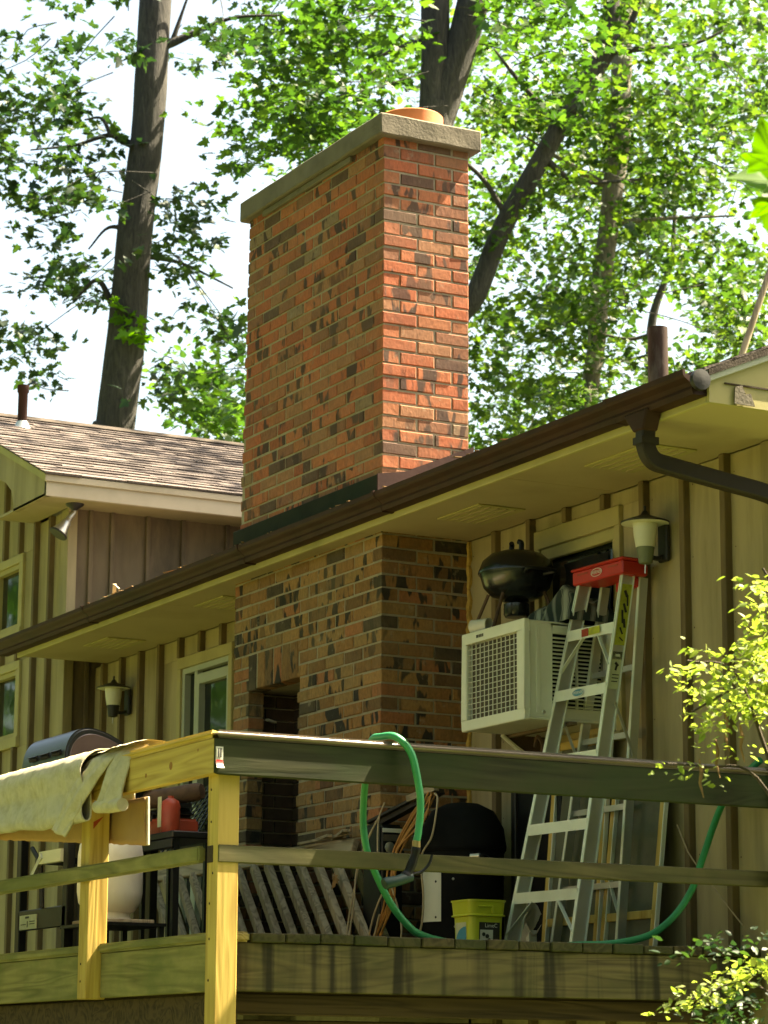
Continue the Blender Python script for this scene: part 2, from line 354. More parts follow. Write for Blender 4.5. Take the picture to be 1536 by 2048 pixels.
def spline(pts, n=10):
    pts = [Vector(p) for p in pts]; out = []
    P = [pts[0] * 2 - pts[1]] + pts + [pts[-1] * 2 - pts[-2]]
    for i in range(1, len(P) - 2):
        a, b, c_, d_ = P[i - 1], P[i], P[i + 1], P[i + 2]
        for k in range(n):
            t = k / n; out.append(.5 * ((2 * b) + (c_ - a) * t + (2 * a - 5 * b + 4 * c_ - d_) * t * t + (3 * b - a - 3 * c_ + d_) * t ** 3))
    return out + [pts[-1]]
MAPLE_SOFT = [(0, -.04, 0), (.22, -.16, .0), (.32, .03, 0), (.55, .06, .02), (.46, .22, .01), (.58, .42, .03), (.36, .42, .01), (.26, .68, .02), (0, 1.0, -.03),
         (-.26, .68, .02), (-.36, .42, .01), (-.58, .42, .03), (-.46, .22, .01), (-.55, .06, .02), (-.32, .03, 0), (-.22, -.16, .0)]
MAPLE = [(0, -.06, 0), (.30, -.16, .02), (.24, .06, 0), (.56, .10, .05), (.42, .26, .02), (.50, .44, .06), (.24, .40, .02), (.22, .66, .03), (0, 1.0, -.04),
         (-.22, .66, .03), (-.24, .40, .02), (-.50, .44, .06), (-.42, .26, .02), (-.56, .10, .05), (-.24, .06, 0), (-.30, -.16, .02)]
SIMPLE = [(0, 0, 0), (.28, .3, .06), (.22, .65, .05), (0, 1, -.03), (-.22, .65, .05), (-.28, .3, .06)]
def leaf_cloud(name, pos, nrm, dirs, size, mat, parent, shape=SIMPLE, kind='stuff', label=None):
    """Many separate leaf faces in one mesh: fans of triangles about a middle point."""
    org = np.array(ORG[parent]) if parent is not None else np.zeros(3)
    pos = np.asarray(pos, float) - org; k = len(pos)
    rim = np.array(shape); mid = np.array([[0, .3, -.02]]); sh = np.vstack([mid, rim]); m = len(sh)
    nrm = nrm / np.linalg.norm(nrm, axis=1, keepdims=True)
    dirs = dirs - nrm * (dirs * nrm).sum(1, keepdims=True); dirs /= np.linalg.norm(dirs, axis=1, keepdims=True) + 1e-9
    sd = np.cross(dirs, nrm); size = np.asarray(size).reshape(-1, 1, 1)
    V = pos[:, None] + size * (sh[None, :, :1] * sd[:, None] + sh[None, :, 1:2] * dirs[:, None] + sh[None, :, 2:3] * nrm[:, None])
    tri = np.array([(0, j, j % (m - 1) + 1) for j in range(1, m)]); F = (tri[None] + (np.arange(k) * m)[:, None, None]).reshape(-1, 3)
    me = bpy.data.meshes.new(name); me.vertices.add(k * m); me.vertices.foreach_set('co', V.reshape(-1).astype(np.float32))
    me.loops.add(F.size); me.loops.foreach_set('vertex_index', F.reshape(-1).astype(np.int32))
    me.polygons.add(len(F)); me.polygons.foreach_set('loop_start', np.arange(0, F.size, 3, dtype=np.int32))
    me.update(calc_edges=True); me.materials.append(M[mat])
    o = bpy.data.objects.new(name, me); C.objects.link(o)
    if parent is not None: o.parent = parent
    if kind: o['kind'] = kind
    if label: o['label'] = label
    return o
def sprays(blobs, per, spread, leaf, seed, droop=.5):
    """Leaves in flat fans about each blob: positions, normals, directions, sizes."""
    g = np.random.default_rng(seed); B = np.repeat(np.asarray(blobs, float), per, 0); k = len(B)
    ang = np.repeat(g.uniform(0, 6.28, len(blobs)), per); tilt = np.repeat(g.normal(0, .35, len(blobs)), per)
    u = g.normal(0, 1, (k, 3)) * np.array([spread, spread * .8, spread * .34])
    ca, sa = np.cos(ang), np.sin(ang)
    off = np.c_[u[:, 0] * ca - u[:, 1] * sa, u[:, 0] * sa + u[:, 1] * ca, u[:, 2] + u[:, 0] * tilt]
    nr = np.c_[g.normal(0, .55, k), g.normal(0, .55, k), np.ones(k)] ; flip = g.random(k) < .25
    nr[flip] = g.normal(0, 1, (flip.sum(), 3))
    dr = off / (np.linalg.norm(off, axis=1, keepdims=True) + 1e-6) + np.c_[g.normal(0, .5, k), g.normal(0, .5, k), -droop + g.normal(0, .3, k)]
    return B + off, nr, dr, leaf * g.uniform(.45, 1.3, k)

# ================================================================== ground
GZ = -2.2
def ground():
    def fn(u, v):
        x = -120 + 260 * u; y = -130 + 260 * v
        return (x, y, GZ + .12 * mnoise.noise(Vector((x * .08, y * .08, 0))) * min(1, max(0, (abs(y + 2) - 3) / 5)))
    g = MB().grid(fn, 60, 60).build('lawn', paint('lawn_soil_and_grass', (.085, .11, .028), .35, 1.5, .95, bmp=.6, dirt=(.13, .12, .04), dirt_amt=.6), None, kind='structure', smooth=True)
ground()

# ================================================================== house
house = thing('house', 'tan board-and-batten house with brown gutter and a shingled left wing', 'house', (-1.2, 4, GZ))
WY = .508
def clip(a, b, holes):
    segs = [(a, b)]
    for h0, h1 in holes:
        nx = []
        for s0, s1 in segs:
            if h1 <= s0 or h0 >= s1: nx.append((s0, s1)); continue
            if h0 - s0 > .02: nx.append((s0, h0))
            if s1 - h1 > .02: nx.append((h1, s1))
        segs = nx
    return segs
def siding(wall, axis, pos, out, xs, z0, z1_, holes, mat, bat=None, bw=.038, bt=.036, gap=.003):
    """Boards between the batten lines xs and a batten on each inner line, cut round the openings (a, b, z0, z1)."""
    for a, b in zip(xs[:-1], xs[1:]):
        z1 = z1_(a, b) if callable(z1_) else z1_
        hz = [(h[2], h[3]) for h in holes if h[0] < b - .03 and h[1] > a + .03]
        sub = [(a, b, None)]
        pieces = []
        for s0, s1 in clip(z0, z1, hz): pieces.append((a, b, s0, s1))
        for h in holes:                                  # strips beside an opening inside this bay
            if h[0] < b - .03 and h[1] > a + .03:
                for c0, c1 in clip(a, b, [(h[0], h[1])]): pieces.append((c0, c1, h[2], h[3]))
        for c0, c1, s0, s1 in pieces:
            j = random.uniform(-.002, .002); t0, t1 = sorted((pos, pos + out * (.012 + j)))
            (BOX(c0 + gap, c1 - gap, t0, t1, s0, s1) if axis == 'x' else BOX(t0, t1, c0 + gap, c1 - gap, s0, s1)).build('board', mat, wall, bevel=.002)
    if bat:
        for x in xs[1:-1]:
            z1 = z1_(x, x) if callable(z1_) else z1_
            hz = [(h[2] - .0, h[3] + .0) for h in holes if h[0] - .02 < x < h[1] + .02]
            for s0, s1 in clip(z0, z1, hz):
                t0, t1 = sorted((pos + out * .008, pos + out * (.012 + bt)))
                (BOX(x - bw / 2, x + bw / 2, t0, t1, s0, s1) if axis == 'x' else BOX(t0, t1, x - bw / 2, x + bw / 2, s0, s1)).build('batten', bat, wall, bevel=.003)
# main wall (plane of the boards' faces: y = .508)
wall = BOX(-5.0, 2.548, WY + .085, WY + .2, GZ, 2.2).build('main_wall', 'siding', house)
winR = (.65, 1.40, .90, 1.985); door = (-3.60, -2.80, -.02, 1.93)
xsL = [-5.0, -4.80, -4.49, -4.18, -3.87, -3.56, -3.25, -2.94, -2.63, -2.3, -1.70]
xsR = [0.0, .285, .615, .945, 1.28, 1.605, 1.925, 2.235, 2.548]
siding(wall, 'x', WY + .012, -1, xsL, -2.1, 2.055, [door], 'siding', 'batten')
siding(wall, 'x', WY + .012, -1, xsR, -2.1, 2.055, [winR], 'siding', 'batten')
BOX(2.50, 2.565, WY - .02, WY + .10, -2.1, 2.055).build('corner_board', 'siding', wall, bevel=.003)
endw = BOX(2.40, 2.55, WY + .16, 8.5, GZ, 2.2).build('end_wall', 'siding', house)
def nails():
    m = MB(); y_ = WY - .0035
    for a, b in list(zip(xsL[:-1], xsL[1:])) + list(zip(xsR[:-1], xsR[1:])):
        for x in (a + .045, b - .045):
            for i in range(7):
                z = -.0 + i * .33 + random.uniform(-.03, .03); xx = x + random.uniform(-.008, .008); r_ = random.uniform(.003, .0045)
                if any(h[0] < xx < h[1] and h[2] < z < h[3] for h in (winR, door)): continue
                m.add([(xx + r_ * math.cos(t * 1.05), y_, z + r_ * math.sin(t * 1.05)) for t in range(6)], [tuple(range(6))])
    m.build('nail_heads', 'rust', wall, kind='stuff', fix=False)
nails()
# chimney-to-wall caulk strip (yellowed foam)
def caulk():
    m = MB(); pts = [(.004 + .006 * math.sin(i * 1.7) + random.uniform(-.004, .004), .498, -.05 + i * .03) for i in range(71)]
    m.tube(pts, [.011 + random.uniform(0, .008) for _ in pts], 6); m.build('foam_caulk', paint('yellow_foam', (.50, .31, .08), .3, 30, .9, bmp=.8), wall)
caulk()
# windows
def window(name, x0, x1, z0, z1, y, tw, head, frame_mat, trim_mat, mullions=(), depth=.05, parent=house):
    w_ = MB()
    w_.box(x0, x1, y - .022, y + .01, z1 - head, z1).box(x0, x1, y - .03, y + .01, z0, z0 + tw)
    w_.box(x0, x0 + tw, y - .020, y + .01, z0 + tw, z1 - head).box(x1 - tw, x1, y - .020, y + .01, z0 + tw, z1 - head)
    win = w_.build(name, trim_mat, parent, bevel=.003)
    a, b, c, d_ = x0 + tw, x1 - tw, z0 + tw, z1 - head
    fr = MB(); s = .035
    fr.box(a, b, y - .006, y + depth, d_ - s, d_).box(a, b, y - .006, y + depth, c, c + s).box(a, a + s, y - .006, y + depth, c + s, d_ - s).box(b - s, b, y - .006, y + depth, c + s, d_ - s)
    for mx in mullions: fr.box(mx - .022, mx + .022, y, y + depth - .01, c + s, d_ - s)
    fr.build('frame', frame_mat, win, bevel=.003)
    edges = [a + s] + list(mullions) + [b - s]
    for e0, e1 in zip(edges[:-1], edges[1:]):
        BOX(e0, e1, y + depth - .024, y + depth - .018, c + s, d_ - s).build('pane', 'glass', win)
    return win
wr = window('window', *winR[:2], winR[2], winR[3], WY, .045, .09, 'trim', 'trim', (), .06)
BOX(.70, 1.35, WY - .012, WY + .02, 1.835, 1.89).build('head_casing', 'fascia', wr, bevel=.004)
wd = window('patio_door', door[0], door[1], door[2], door[3], WY, .05, .07, 'vinyl', 'trim', (-3.36,), .06)
MB().box(-3.34, -3.30, WY - .004, WY + .04, .06, 1.80).box(-2.90, -2.862, WY - .004, WY + .04, .06, 1.80).box(-3.30, -2.90, WY - .004, WY + .04, 1.74, 1.80).box(-3.30, -2.90, WY - .004, WY + .04, .06, .14).build('sash', 'vinyl', wd, bevel=.003)

EZ_ = 3.262
# wing: front wall y = .29, right-hand wall x = -5.0
WX, WF = -5.0, .29
wing = BOX(-8.7, WX - .013, WF + .085, WF + .2, GZ, 3.1).build('wing_front_wall', 'siding', house)
wholes = [(-6.9, -5.80, 2.36, 2.95), (-6.9, -5.80, 1.60, 2.20)]
xsW = [-8.7, -8.4, -8.1, -7.8, -7.5, -7.2, -6.9, -6.47, -6.16, -5.855, -5.55, -5.265, WX]
siding(wing, 'x', WF + .012, -1, xsW, -2.1, lambda a, b: 3.11 if b > -5.3 else EZ_ + .42 * min(-4.68 - b, a + 9.02) - .09, wholes, 'siding', 'batten')
for q in wholes: window('wing_window', *q[:2], q[2], q[3], WF, .07, .06, 'trim', 'trim', (-6.35,), .06, house)
side = BOX(WX - .15, WX - .013, WF + .15, 6.2, GZ, 3.12).build('wing_side_wall', 'siding_shaded', house)
siding(side, 'y', WX - .012, 1, [WF, .445, .60, .86, 1.12, 1.45, 1.8, 2.2, 2.6, 3.2, 4.0, 6.2], -2.1, 3.12, [], 'siding_shaded', 'siding_shaded', .03, .022, .004)
BOX(WX - .10, WX + .022, WF - .012, WF + .055, -2.1, 3.12).build('corner_board', 'siding', wing, bevel=.003)
gable = MB().prism([(-8.7, 3.12), (-5.0, 3.12), (-5.0, 3.28), (-6.85, 4.05), (-8.7, 3.28)], 'y', WF + .085, WF + .12).build('gable_wall', 'siding', house)
for x in (-5.855, -6.16, -6.47, -6.9, -7.2): pass
# wing roof: eave x = -4.68, ridge x = -6.85
S5 = .42; EX, EZ, RX = -4.68, 3.262, -6.85; RZ = EZ + S5 * (EX - RX)
wr_ = MB().prism([(EX, EZ - .035), (EX, EZ - .006), (RX, RZ - .006), (2 * RX - EX, EZ - .006), (2 * RX - EX, EZ - .035), (RX, RZ - .035)], 'y', -.005, 6.4).build('wing_roof', 'shingle_dark', house)
def shingles(parent, x0, z0, x1, z1, ya, yb, rows, mat, name):
    m = MB(); L = Vector((x1 - x0, 0, z1 - z0)); n_ = Vector((-L.z, 0, L.x)).normalized()
    if n_.z < 0: n_ = -n_
    e = L / rows; ed = e.normalized()
    for i in range(rows):
        y = ya - random.uniform(0, .3)
        while y < yb:
            wd_ = random.uniform(.16, .36); a, b = max(ya, y), min(yb, y + wd_ - .004); y += wd_
            if b - a < .03: continue
            p = Vector((x0, 0, z0)) + e * i; q = p + e * 1.25; t = random.uniform(.008, .016); k = random.uniform(-.008, .008)
            A = p + n_ * t + ed * k; B = q + n_ * .002; P0 = p + n_ * -.003 + ed * k
            m.add([(P0.x, a, P0.z), (P0.x, b, P0.z), (A.x, b, A.z), (A.x, a, A.z), (B.x, a, B.z), (B.x, b, B.z)], [(0, 1, 2, 3), (3, 2, 5, 4), (0, 3, 4), (1, 5, 2)])
    return m.build(name, mat, parent, kind='stuff', fix=False)
def tint_shingle():
    m, n, b = newmat('mixed_shingles'); g = N(n, 'NewGeometry')
    rp = ramp(n, [(0, (.08, .064, .06)), (.35, (.12, .096, .09)), (.7, (.16, .128, .118)), (1, (.10, .082, .076))]); n.links.new(g.outputs['Random Per Island'], rp.inputs[0])
    a = noise(n, position(n, (1, 1, 1), 0), 60, 4); r2 = ramp(n, [(.3, (.6, .6, .6)), (.7, (1.25, 1.25, 1.25))]); n.links.new(a, r2.inputs[0])
    n.links.new(mix(n, 1.0, rp.outputs[0], r2.outputs[0], 'MULTIPLY'), b.inputs['Base Color']); b.inputs['Roughness'].default_value = .95; b.inputs['Specular IOR Level'].default_value = .2
    n.links.new(bump(n, a, .6, .006), b.inputs['Normal']); return m
M['shingles'] = tint_shingle()
shingles(wr_, EX + .02, EZ, RX, RZ, -.02, 6.4, 22, 'shingles', 'shingle_courses')
MB().prism([(RX + .13, RZ - .035), (RX, RZ + .022), (RX - .13, RZ - .035)], 'y', -.03, 6.4).build('ridge_cap', 'shingle_dark', wr_, bevel=.004)
BOX(EX - .03, EX, .0, 6.4, 3.115, EZ - .048).build('wing_fascia', 'pale_fascia', house, bevel=.003)
BOX(EX - .005, EX + .014, -.012, 6.4, EZ - .050, EZ - .004).build('drip_board', 'pale_fascia', wr_, bevel=.003)
BOX(WX - .002, EX - .03, .0, 6.4, 3.118, 3.135).build('wing_soffit', 'soffit', house)
BOX(WX - .6, WX - .002, .0, WF - .02, 3.118, 3.135).build('wing_soffit', 'soffit', house)
# rake boards with the sawn curve at the eave
rk = MB(); rk.prism([(EX - .001, 3.115), (EX - .001, EZ - .05), (RX, RZ - .05), (RX, RZ - .27), (-5.45, 3.345), (-5.34, 3.27), (-5.295, 3.18), (-5.285, 3.115)], 'y', .0, .035)
rk.build('rake_board', 'siding', house, bevel=.003)
MB().prism([(EX + .012, EZ - .052), (EX + .012, EZ - .004), (RX, RZ - .004), (RX, RZ - .052)], 'y', -.014, -.001).build('rake_trim', 'fascia', house)
MB().prism([(2 * RX - EX, EZ - .05), (RX, RZ - .05), (RX, RZ - .27), (2 * RX - EX, EZ - .25)], 'y', .0, .035).build('rake_board', 'siding', house)
# plumbing vent on the wing roof
vp_ = MB().lathe([(.035, 0), (.035, .27), (.043, .28), (.043, .33), (.03, .33)], (-6.45, .47, 3.985), 14).build('vent_pipe', 'gutter', wr_, smooth=True)
MB().lathe([(.10, -.03), (.06, .02), (.04, .06)], (-6.45, .47, 3.985), 14).build('flashing_boot', 'alu', vp_, smooth=True)

# main roof, eave y = -.14, ridge y = 4.3
def roofz(y): return 2.236 + S5 * y
rf = MB().prism([(-.14, roofz(-.14) - .03), (-.14, roofz(-.14)), (4.3, roofz(4.3)), (8.8, roofz(4.3) - S5 * 4.5), (8.8, roofz(4.3) - S5 * 4.5 - .03), (4.3, roofz(4.3) - .03)], 'x', -4.99, 3.03).build('main_roof', 'shingle_dark', house)
def main_shingles():
    m = MB()
    for i in range(9):
        x = -4.99
        while x < 3.03:
            wd_ = random.uniform(.16, .36); b = min(3.03, x + wd_ - .004); y = -.165 + i * .14 + random.uniform(-.006, .006)
            z = roofz(y); m.add([(x, y, z - .004), (b, y, z - .004), (b, y, z + .012), (x, y, z + .012), (x, y + .18, roofz(y + .18) + .003), (b, y + .18, roofz(y + .18) + .003)], [(0, 1, 2, 3), (3, 2, 5, 4), (0, 3, 4), (1, 5, 2)]); x += wd_
    m.build('shingle_courses', 'shingles', rf, kind='stuff', fix=False)
main_shingles()
MB().lathe([(.052, 0), (.052, .37), (.046, .37), (.046, .1)], (.685, 1.2, 2.73), 16).build('vent_pipe', paint('rusty_brown_pipe', (.045, .026, .021), .35, 8, .7, spec=.15, dirt=(.16, .15, .13), dirt_amt=.4, stretch=(3, 3, 1)), rf, smooth=True)
MB().prism([(2.045, -.125), (2.045, -.105), (2.19, -.105), (2.19, -.125)], 'x', 0, 1)
MB().box(-4.78, 2.985, -.125, -.105, 2.045, 2.185).build('eave_fascia', 'fascia', house, bevel=.003)
sof = MB()
for a, b in ((-4.78, -2.5), (-2.496, -.1), (-.096, 1.35), (1.354, 2.985)): sof.box(a, b, -.104, WY - .003, 2.058, 2.072)
sof = sof.build('soffit', 'soffit', house)
for x0, x1 in ((-4.15, -3.75), (-2.45, -2.05), (.42, .82), (1.75, 2.25)):
    sv = BOX(x0, x1, .08, .34, 2.050, 2.0575).build('soffit_vent', 'fascia', sof, bevel=.002)
    m = MB()
    for k in range(5): m.box(x0 + .02, x1 - .02, .105 + k * .045, .118 + k * .045, 2.0465, 2.0505)
    m.build('louver', 'soffit', sv)
BOX(2.548, 2.985, WY, 8.5, 2.058, 2.072).build('gable_soffit', 'soffit', house)
# boxed gable end at x = 2.985
MB().prism([(-.124, 2.045), (8.6, 2.045), (8.6, 2.1), (4.3, roofz(4.3) - .06), (-.124, roofz(-.124) - .05)], 'x', 2.986, 3.006).build('gable_panel', 'fascia', house)
BOX(3.006, 3.012, -.05, 2.5, 2.128, 2.134).build('panel_joint', 'endgrain', house)
MB().prism([(-.15, roofz(-.15) - .055), (-.15, roofz(-.15) - .006), (4.3, roofz(4.3) - .006), (4.3, roofz(4.3) - .055)], 'x', 3.007, 3.025).build('gable_rake_trim', 'vinyl', house, bevel=.002)
MB().prism([(-.16, roofz(-.16) - .055), (-.16, roofz(-.16) - .012), (-.145, roofz(-.145) - .012), (-.145, roofz(-.145) - .055)], 'x', 2.80, 3.024).build('drip_edge', 'pale_fascia', house)
MB().prism([(-.01, 2.05), (.09, 2.05), (.07, 2.10), (.045, 2.095), (.03, 2.13), (-.005, 2.12)], 'x', 3.012, 3.018).build('torn_flap', 'concrete', house)
# ogee gutter
gp = [(-.127, 2.076), (-.190, 2.076), (-.196, 2.096), (-.192, 2.108), (-.205, 2.122), (-.226, 2.136), (-.234, 2.146), (-.236, 2.166), (-.226, 2.168), (-.222, 2.150), (-.15, 2.140), (-.127, 2.17)]
gut = MB().prism(gp, 'x', -4.95, 2.42).build('gutter', 'gutter', house)
def scaled(p, k): cy, cz = -.18, 2.12; return [(cy + (y - cy) * k, cz + (z - cz) * k) for y, z in p]
MB().prism(scaled(gp, 1.07), 'x', 2.421, 2.99).build('gutter_end_section', 'gutter', gut)
for x in (-3.4, -1.2, .35, 2.415): MB().prism(scaled(gp, 1.10), 'x', x - .012, x + .012).build('gutter_seam', 'gutter', gut)
MB().lathe([(.01, -.012), (.036, -.01), (.043, 0), (.043, .022), (.01, .026)], (3.012, -.178, 2.125), 16, (1, 0, 0)).build('end_cap', 'iron', gut, smooth=True)
# downspout
dm = MB(); 
dm.prism([(2.50, 2.085), (2.68, 2.085), (2.645, 2.0), (2.572, 2.0)], 'y', -.205, -.128)
ds = dm.build('downspout', 'gutter', house, bevel=.006)
m = MB(); path = spline([(2.61, -.165, 2.02), (2.61, -.165, 1.94), (2.61, -.13, 1.885), (2.62, -.05, 1.865), (2.65, .18, 1.825), (2.675, .37, 1.792), (2.685, .43, 1.765), (2.69, .445, 1.70)], 6)
path = path + [Vector((2.69, .445, z)) for z in (1.4, .6, -.4, -2.1)]
def rect_tube(m, pts, w_, h_):
    vs = []; n = len(pts)
    for i, p in enumerate(pts):
        d_ = (pts[min(i + 1, n - 1)] - pts[max(0, i - 1)]).normalized(); sd = Vector((1, 0, 0)); u = d_.cross(sd).normalized()
        vs += [p + sd * w_ / 2 + u * h_ / 2, p - sd * w_ / 2 + u * h_ / 2, p - sd * w_ / 2 - u * h_ / 2, p + sd * w_ / 2 - u * h_ / 2]
    m.add(vs, [(4 * i + k, 4 * i + (k + 1) % 4, 4 * i + 4 + (k + 1) % 4, 4 * i + 4 + k) for i in range(n - 1) for k in range(4)])
rect_tube(m, path, .056, .068); m.build('elbow_pipe', 'dark_pipe', ds, bevel=.006)
m = MB(); rect_tube(m, [Vector((2.61, -.165, 1.975)), Vector((2.61, -.165, 1.945))], .068, .084); m.build('joint_collar', 'dark_pipe', ds)
# flashing where the chimney passes the roof
fl = MB(); fl.box(-1.69, .014, -.030, -.004, 2.19, 2.345); fl.build('front_flashing', 'flashing', rf, bevel=.003)
MB().prism([(-.032, 2.19), (-.032, 2.346), (.12, 2.372), (.52, 2.545), (.52, 2.40)], 'x', .004, .016).build('side_flashing', 'flash_red', rf)

# ================================================================== chimney
chim = thing('brick_chimney', 'tall orange brick chimney with concrete cap rising through the eave', 'chimney', (-.86, .25, GZ))
CO = .0677; Z31 = 1.98
def brick_mesh(name, L, D, Hh, mat, seed):
    """Brick with worn front edges; length along x, face towards -y."""
    rr = random.Random(seed); e = .004; j = lambda s=.0016: rr.uniform(-s, s)
    back = [(-L / 2, D, -Hh / 2), (L / 2, D, -Hh / 2), (L / 2, D, Hh / 2), (-L / 2, D, Hh / 2)]
    mid = [(-L / 2 + j(), e, -Hh / 2 + j()), (L / 2 + j(), e, -Hh / 2 + j()), (L / 2 + j(), e, Hh / 2 + j()), (-L / 2 + j(), e, Hh / 2 + j())]
    fr = [(-L / 2 + e + j(), j(), -Hh / 2 + e + j()), (L / 2 - e + j(), j(), -Hh / 2 + e + j()), (L / 2 - e + j(), j(), Hh / 2 - e + j()), (-L / 2 + e + j(), j(), Hh / 2 - e + j())]
    m = MB(); m.add(back + mid + fr, [(3, 2, 1, 0)] + [(k, (k + 1) % 4, 4 + (k + 1) % 4, 4 + k) for k in range(4)] + [(4 + k, 4 + (k + 1) % 4, 8 + (k + 1) % 4, 8 + k) for k in range(4)] + [(8, 9, 10, 11)])
    return m
BL, BM, BD, BH = .1936, .0921, .0921, .0577
BR = []                                              # (kind length, face, centre, height, material)
OX0, OX1, OZ = -1.524, -.9144, Z31 - 8 * CO           # fireplace niche
rows = [k for k in range(-32, 32)]
for k in rows:
    z = Z31 + k * CO + CO / 2
    if 2.085 < z < 2.21: continue
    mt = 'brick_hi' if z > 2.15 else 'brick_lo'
    odd = k % 2
    ya = [(0, BL), (.2032, BL), (.4064, BM)] if odd else [(.1016, BL), (.3048, BL)]
    for y0, L in ya: BR.append((L, 'r', (0, y0 + L / 2, z), BH, mt))
    x = -.1016 if odd else 0.0; spans = []
    lim = -1.7175 if z < 2.15 else -1.668 + (z - 2.35) * .036
    while x > lim + .02:
        L = min(BL, x - lim); spans.append((x - L, x)); x -= .2032
    for a, b in spans:
        hol = []
        if z < OZ: hol = [(OX0, OX1 - .0095)]
        elif z < OZ + 3 * CO: hol = [(OX0, OX1 - .0095)]
        for c0, c1 in clip(a, b, hol):
            if c1 - c0 > .04: BR.append((round(c1 - c0, 4), 'f', ((c0 + c1) / 2, 0, z), BH, mt))
for i in range(6):                                   # upright course over the niche
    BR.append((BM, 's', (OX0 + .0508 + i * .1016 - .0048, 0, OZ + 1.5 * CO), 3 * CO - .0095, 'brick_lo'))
cam_v = Vector(CAM_POS)
def seen(b):
    p = Vector(b[2]); dd = (p - cam_v).length; wd_ = b[0] * (.88 if b[1] == 'r' else .47) / dd
    hid = -.25 < p.z < -.02 or 2.05 < p.z < 2.27
    return (b[1] == 's') * 9 + (not hid) * wd_ * 100
BR.sort(key=seen, reverse=True)
cache = {}; rest = {'brick_hi': MB(), 'brick_lo': MB()}
QR = Matrix.Rotation(math.pi / 2, 4, 'Z')            # turns a -y face to +x
for i, (L, fc, c, hh, mt) in enumerate(BR):
    jit = Vector((random.uniform(-.0022, .0022), random.uniform(-.0022, .0022), random.uniform(-.0015, .0015)))
    if i < 300:
        key = (L, fc == 'r', hh, mt, random.randrange(3))
        if key not in cache:
            b_ = brick_mesh('brick', L, BD, hh, mt, len(cache)); 
            if fc == 'r': b_.v = [QR @ p for p in b_.v]
            cache[key] = b_.mesh('brick', M[mt])
        o = bpy.data.objects.new('brick', cache[key]); C.objects.link(o); o.parent = chim; o.location = Vector(c) + jit - ORG[chim]
    else:
        b_ = brick_mesh('brick', L, BD, hh, mt, i); vs = [(QR @ p if fc == 'r' else p) + Vector(c) + jit for p in b_.v]
        rest[mt].add(vs, b_.f)
rest['brick_hi'].build('upper_brickwork', 'brick_hi', chim, kind='stuff', fix=False)
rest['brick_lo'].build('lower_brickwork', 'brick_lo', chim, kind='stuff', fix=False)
core = MB()
core.prism([(-1.708, OZ + .01), (-.0055, OZ + .01), (-.0055, 4.12), (-1.597, 4.12), (-1.66, 2.34), (-1.66, 2.2), (-1.708, 2.1)], 'y', .0050, .5).box(-.905, -.0055, .0050, .500, GZ, OZ + .01)
core.box(-1.708, -1.535, .0050, .0935, GZ, OZ + .01).box(-1.708, -1.62, .0935, .5, GZ, OZ + .01).box(-1.62, -.905, .33, .5, GZ, OZ + .01)
core.build('mortar_core', 'mortar', chim)
nb = MB()
for k in range(-31, -7):
    z = Z31 + k * CO
    y = .10 + (.1 if k % 2 else 0)
    for a, b in (((.098, .2), (.21, .328)) if k % 2 else ((.098, .135), (.145, .328))): nb.box(-1.622, -1.604, a, b, z + .005, z + CO - .005)
    for a, b in (((-1.6, -1.42), (-1.41, -1.22), (-1.21, -1.01), (-1.0, -.906)) if k % 2 else ((-1.6, -1.52), (-1.51, -1.32), (-1.31, -1.11), (-1.10, -.906))): nb.box(a, b, .312, .332, z + .005, z + CO - .005)
nb.build('niche_brickwork', 'niche_brick', chim, kind='stuff')
BAR((-1.56, .13, 1.30), (-1.60, .20, 1.295), .02, .012).build('mortar_smear', 'white', chim)
# corbel and cap
cp = MB()
def capfn():
    o = .045; pts = [(-1.60 - o, -o), (o, -o), (o, .508 + o), (-1.60 - o, .508 + o)]
    b = bmesh.new(); vs = []
    for z in (4.118, 4.232):
        for x, y in pts: vs.append(b.verts.new((x, y, z)))
    b.faces.new(vs[:4][::-1]); b.faces.new(vs[4:]); [b.faces.new((vs[k], vs[(k + 1) % 4], vs[4 + (k + 1) % 4], vs[4 + k])) for k in range(4)]
    bmesh.ops.bevel(b, geom=b.edges[:], offset=.008, segments=1, affect='EDGES')
    bmesh.ops.subdivide_edges(b, edges=b.edges[:], cuts=14, use_grid_fill=True)
    for v in b.verts:
        v.co += Vector((mnoise.noise(v.co * 9), mnoise.noise(v.co * 9 + Vector((5, 0, 0))), mnoise.noise(v.co * 9 + Vector((0, 7, 0))))) * .0035
    me = bpy.data.meshes.new('cap'); 
    for v in b.verts: v.co -= ORG[chim]
    b.to_mesh(me); b.free(); me.materials.append(M['concrete']); o_ = bpy.data.objects.new('cap', me); C.objects.link(o_); o_.parent = chim
capfn()
BOX(-1.40, -.34, -.022, -.001, 4.085, 4.117).build('cap_ledge', 'concrete', chim, bevel=.004)
MB().lathe([(.165, 0), (.165, .102), (.158, .108), (.140, .108), (.136, .02)], (-.2, .27, 4.224), 40).build('flue_tile', 'flue', chim, smooth=True)

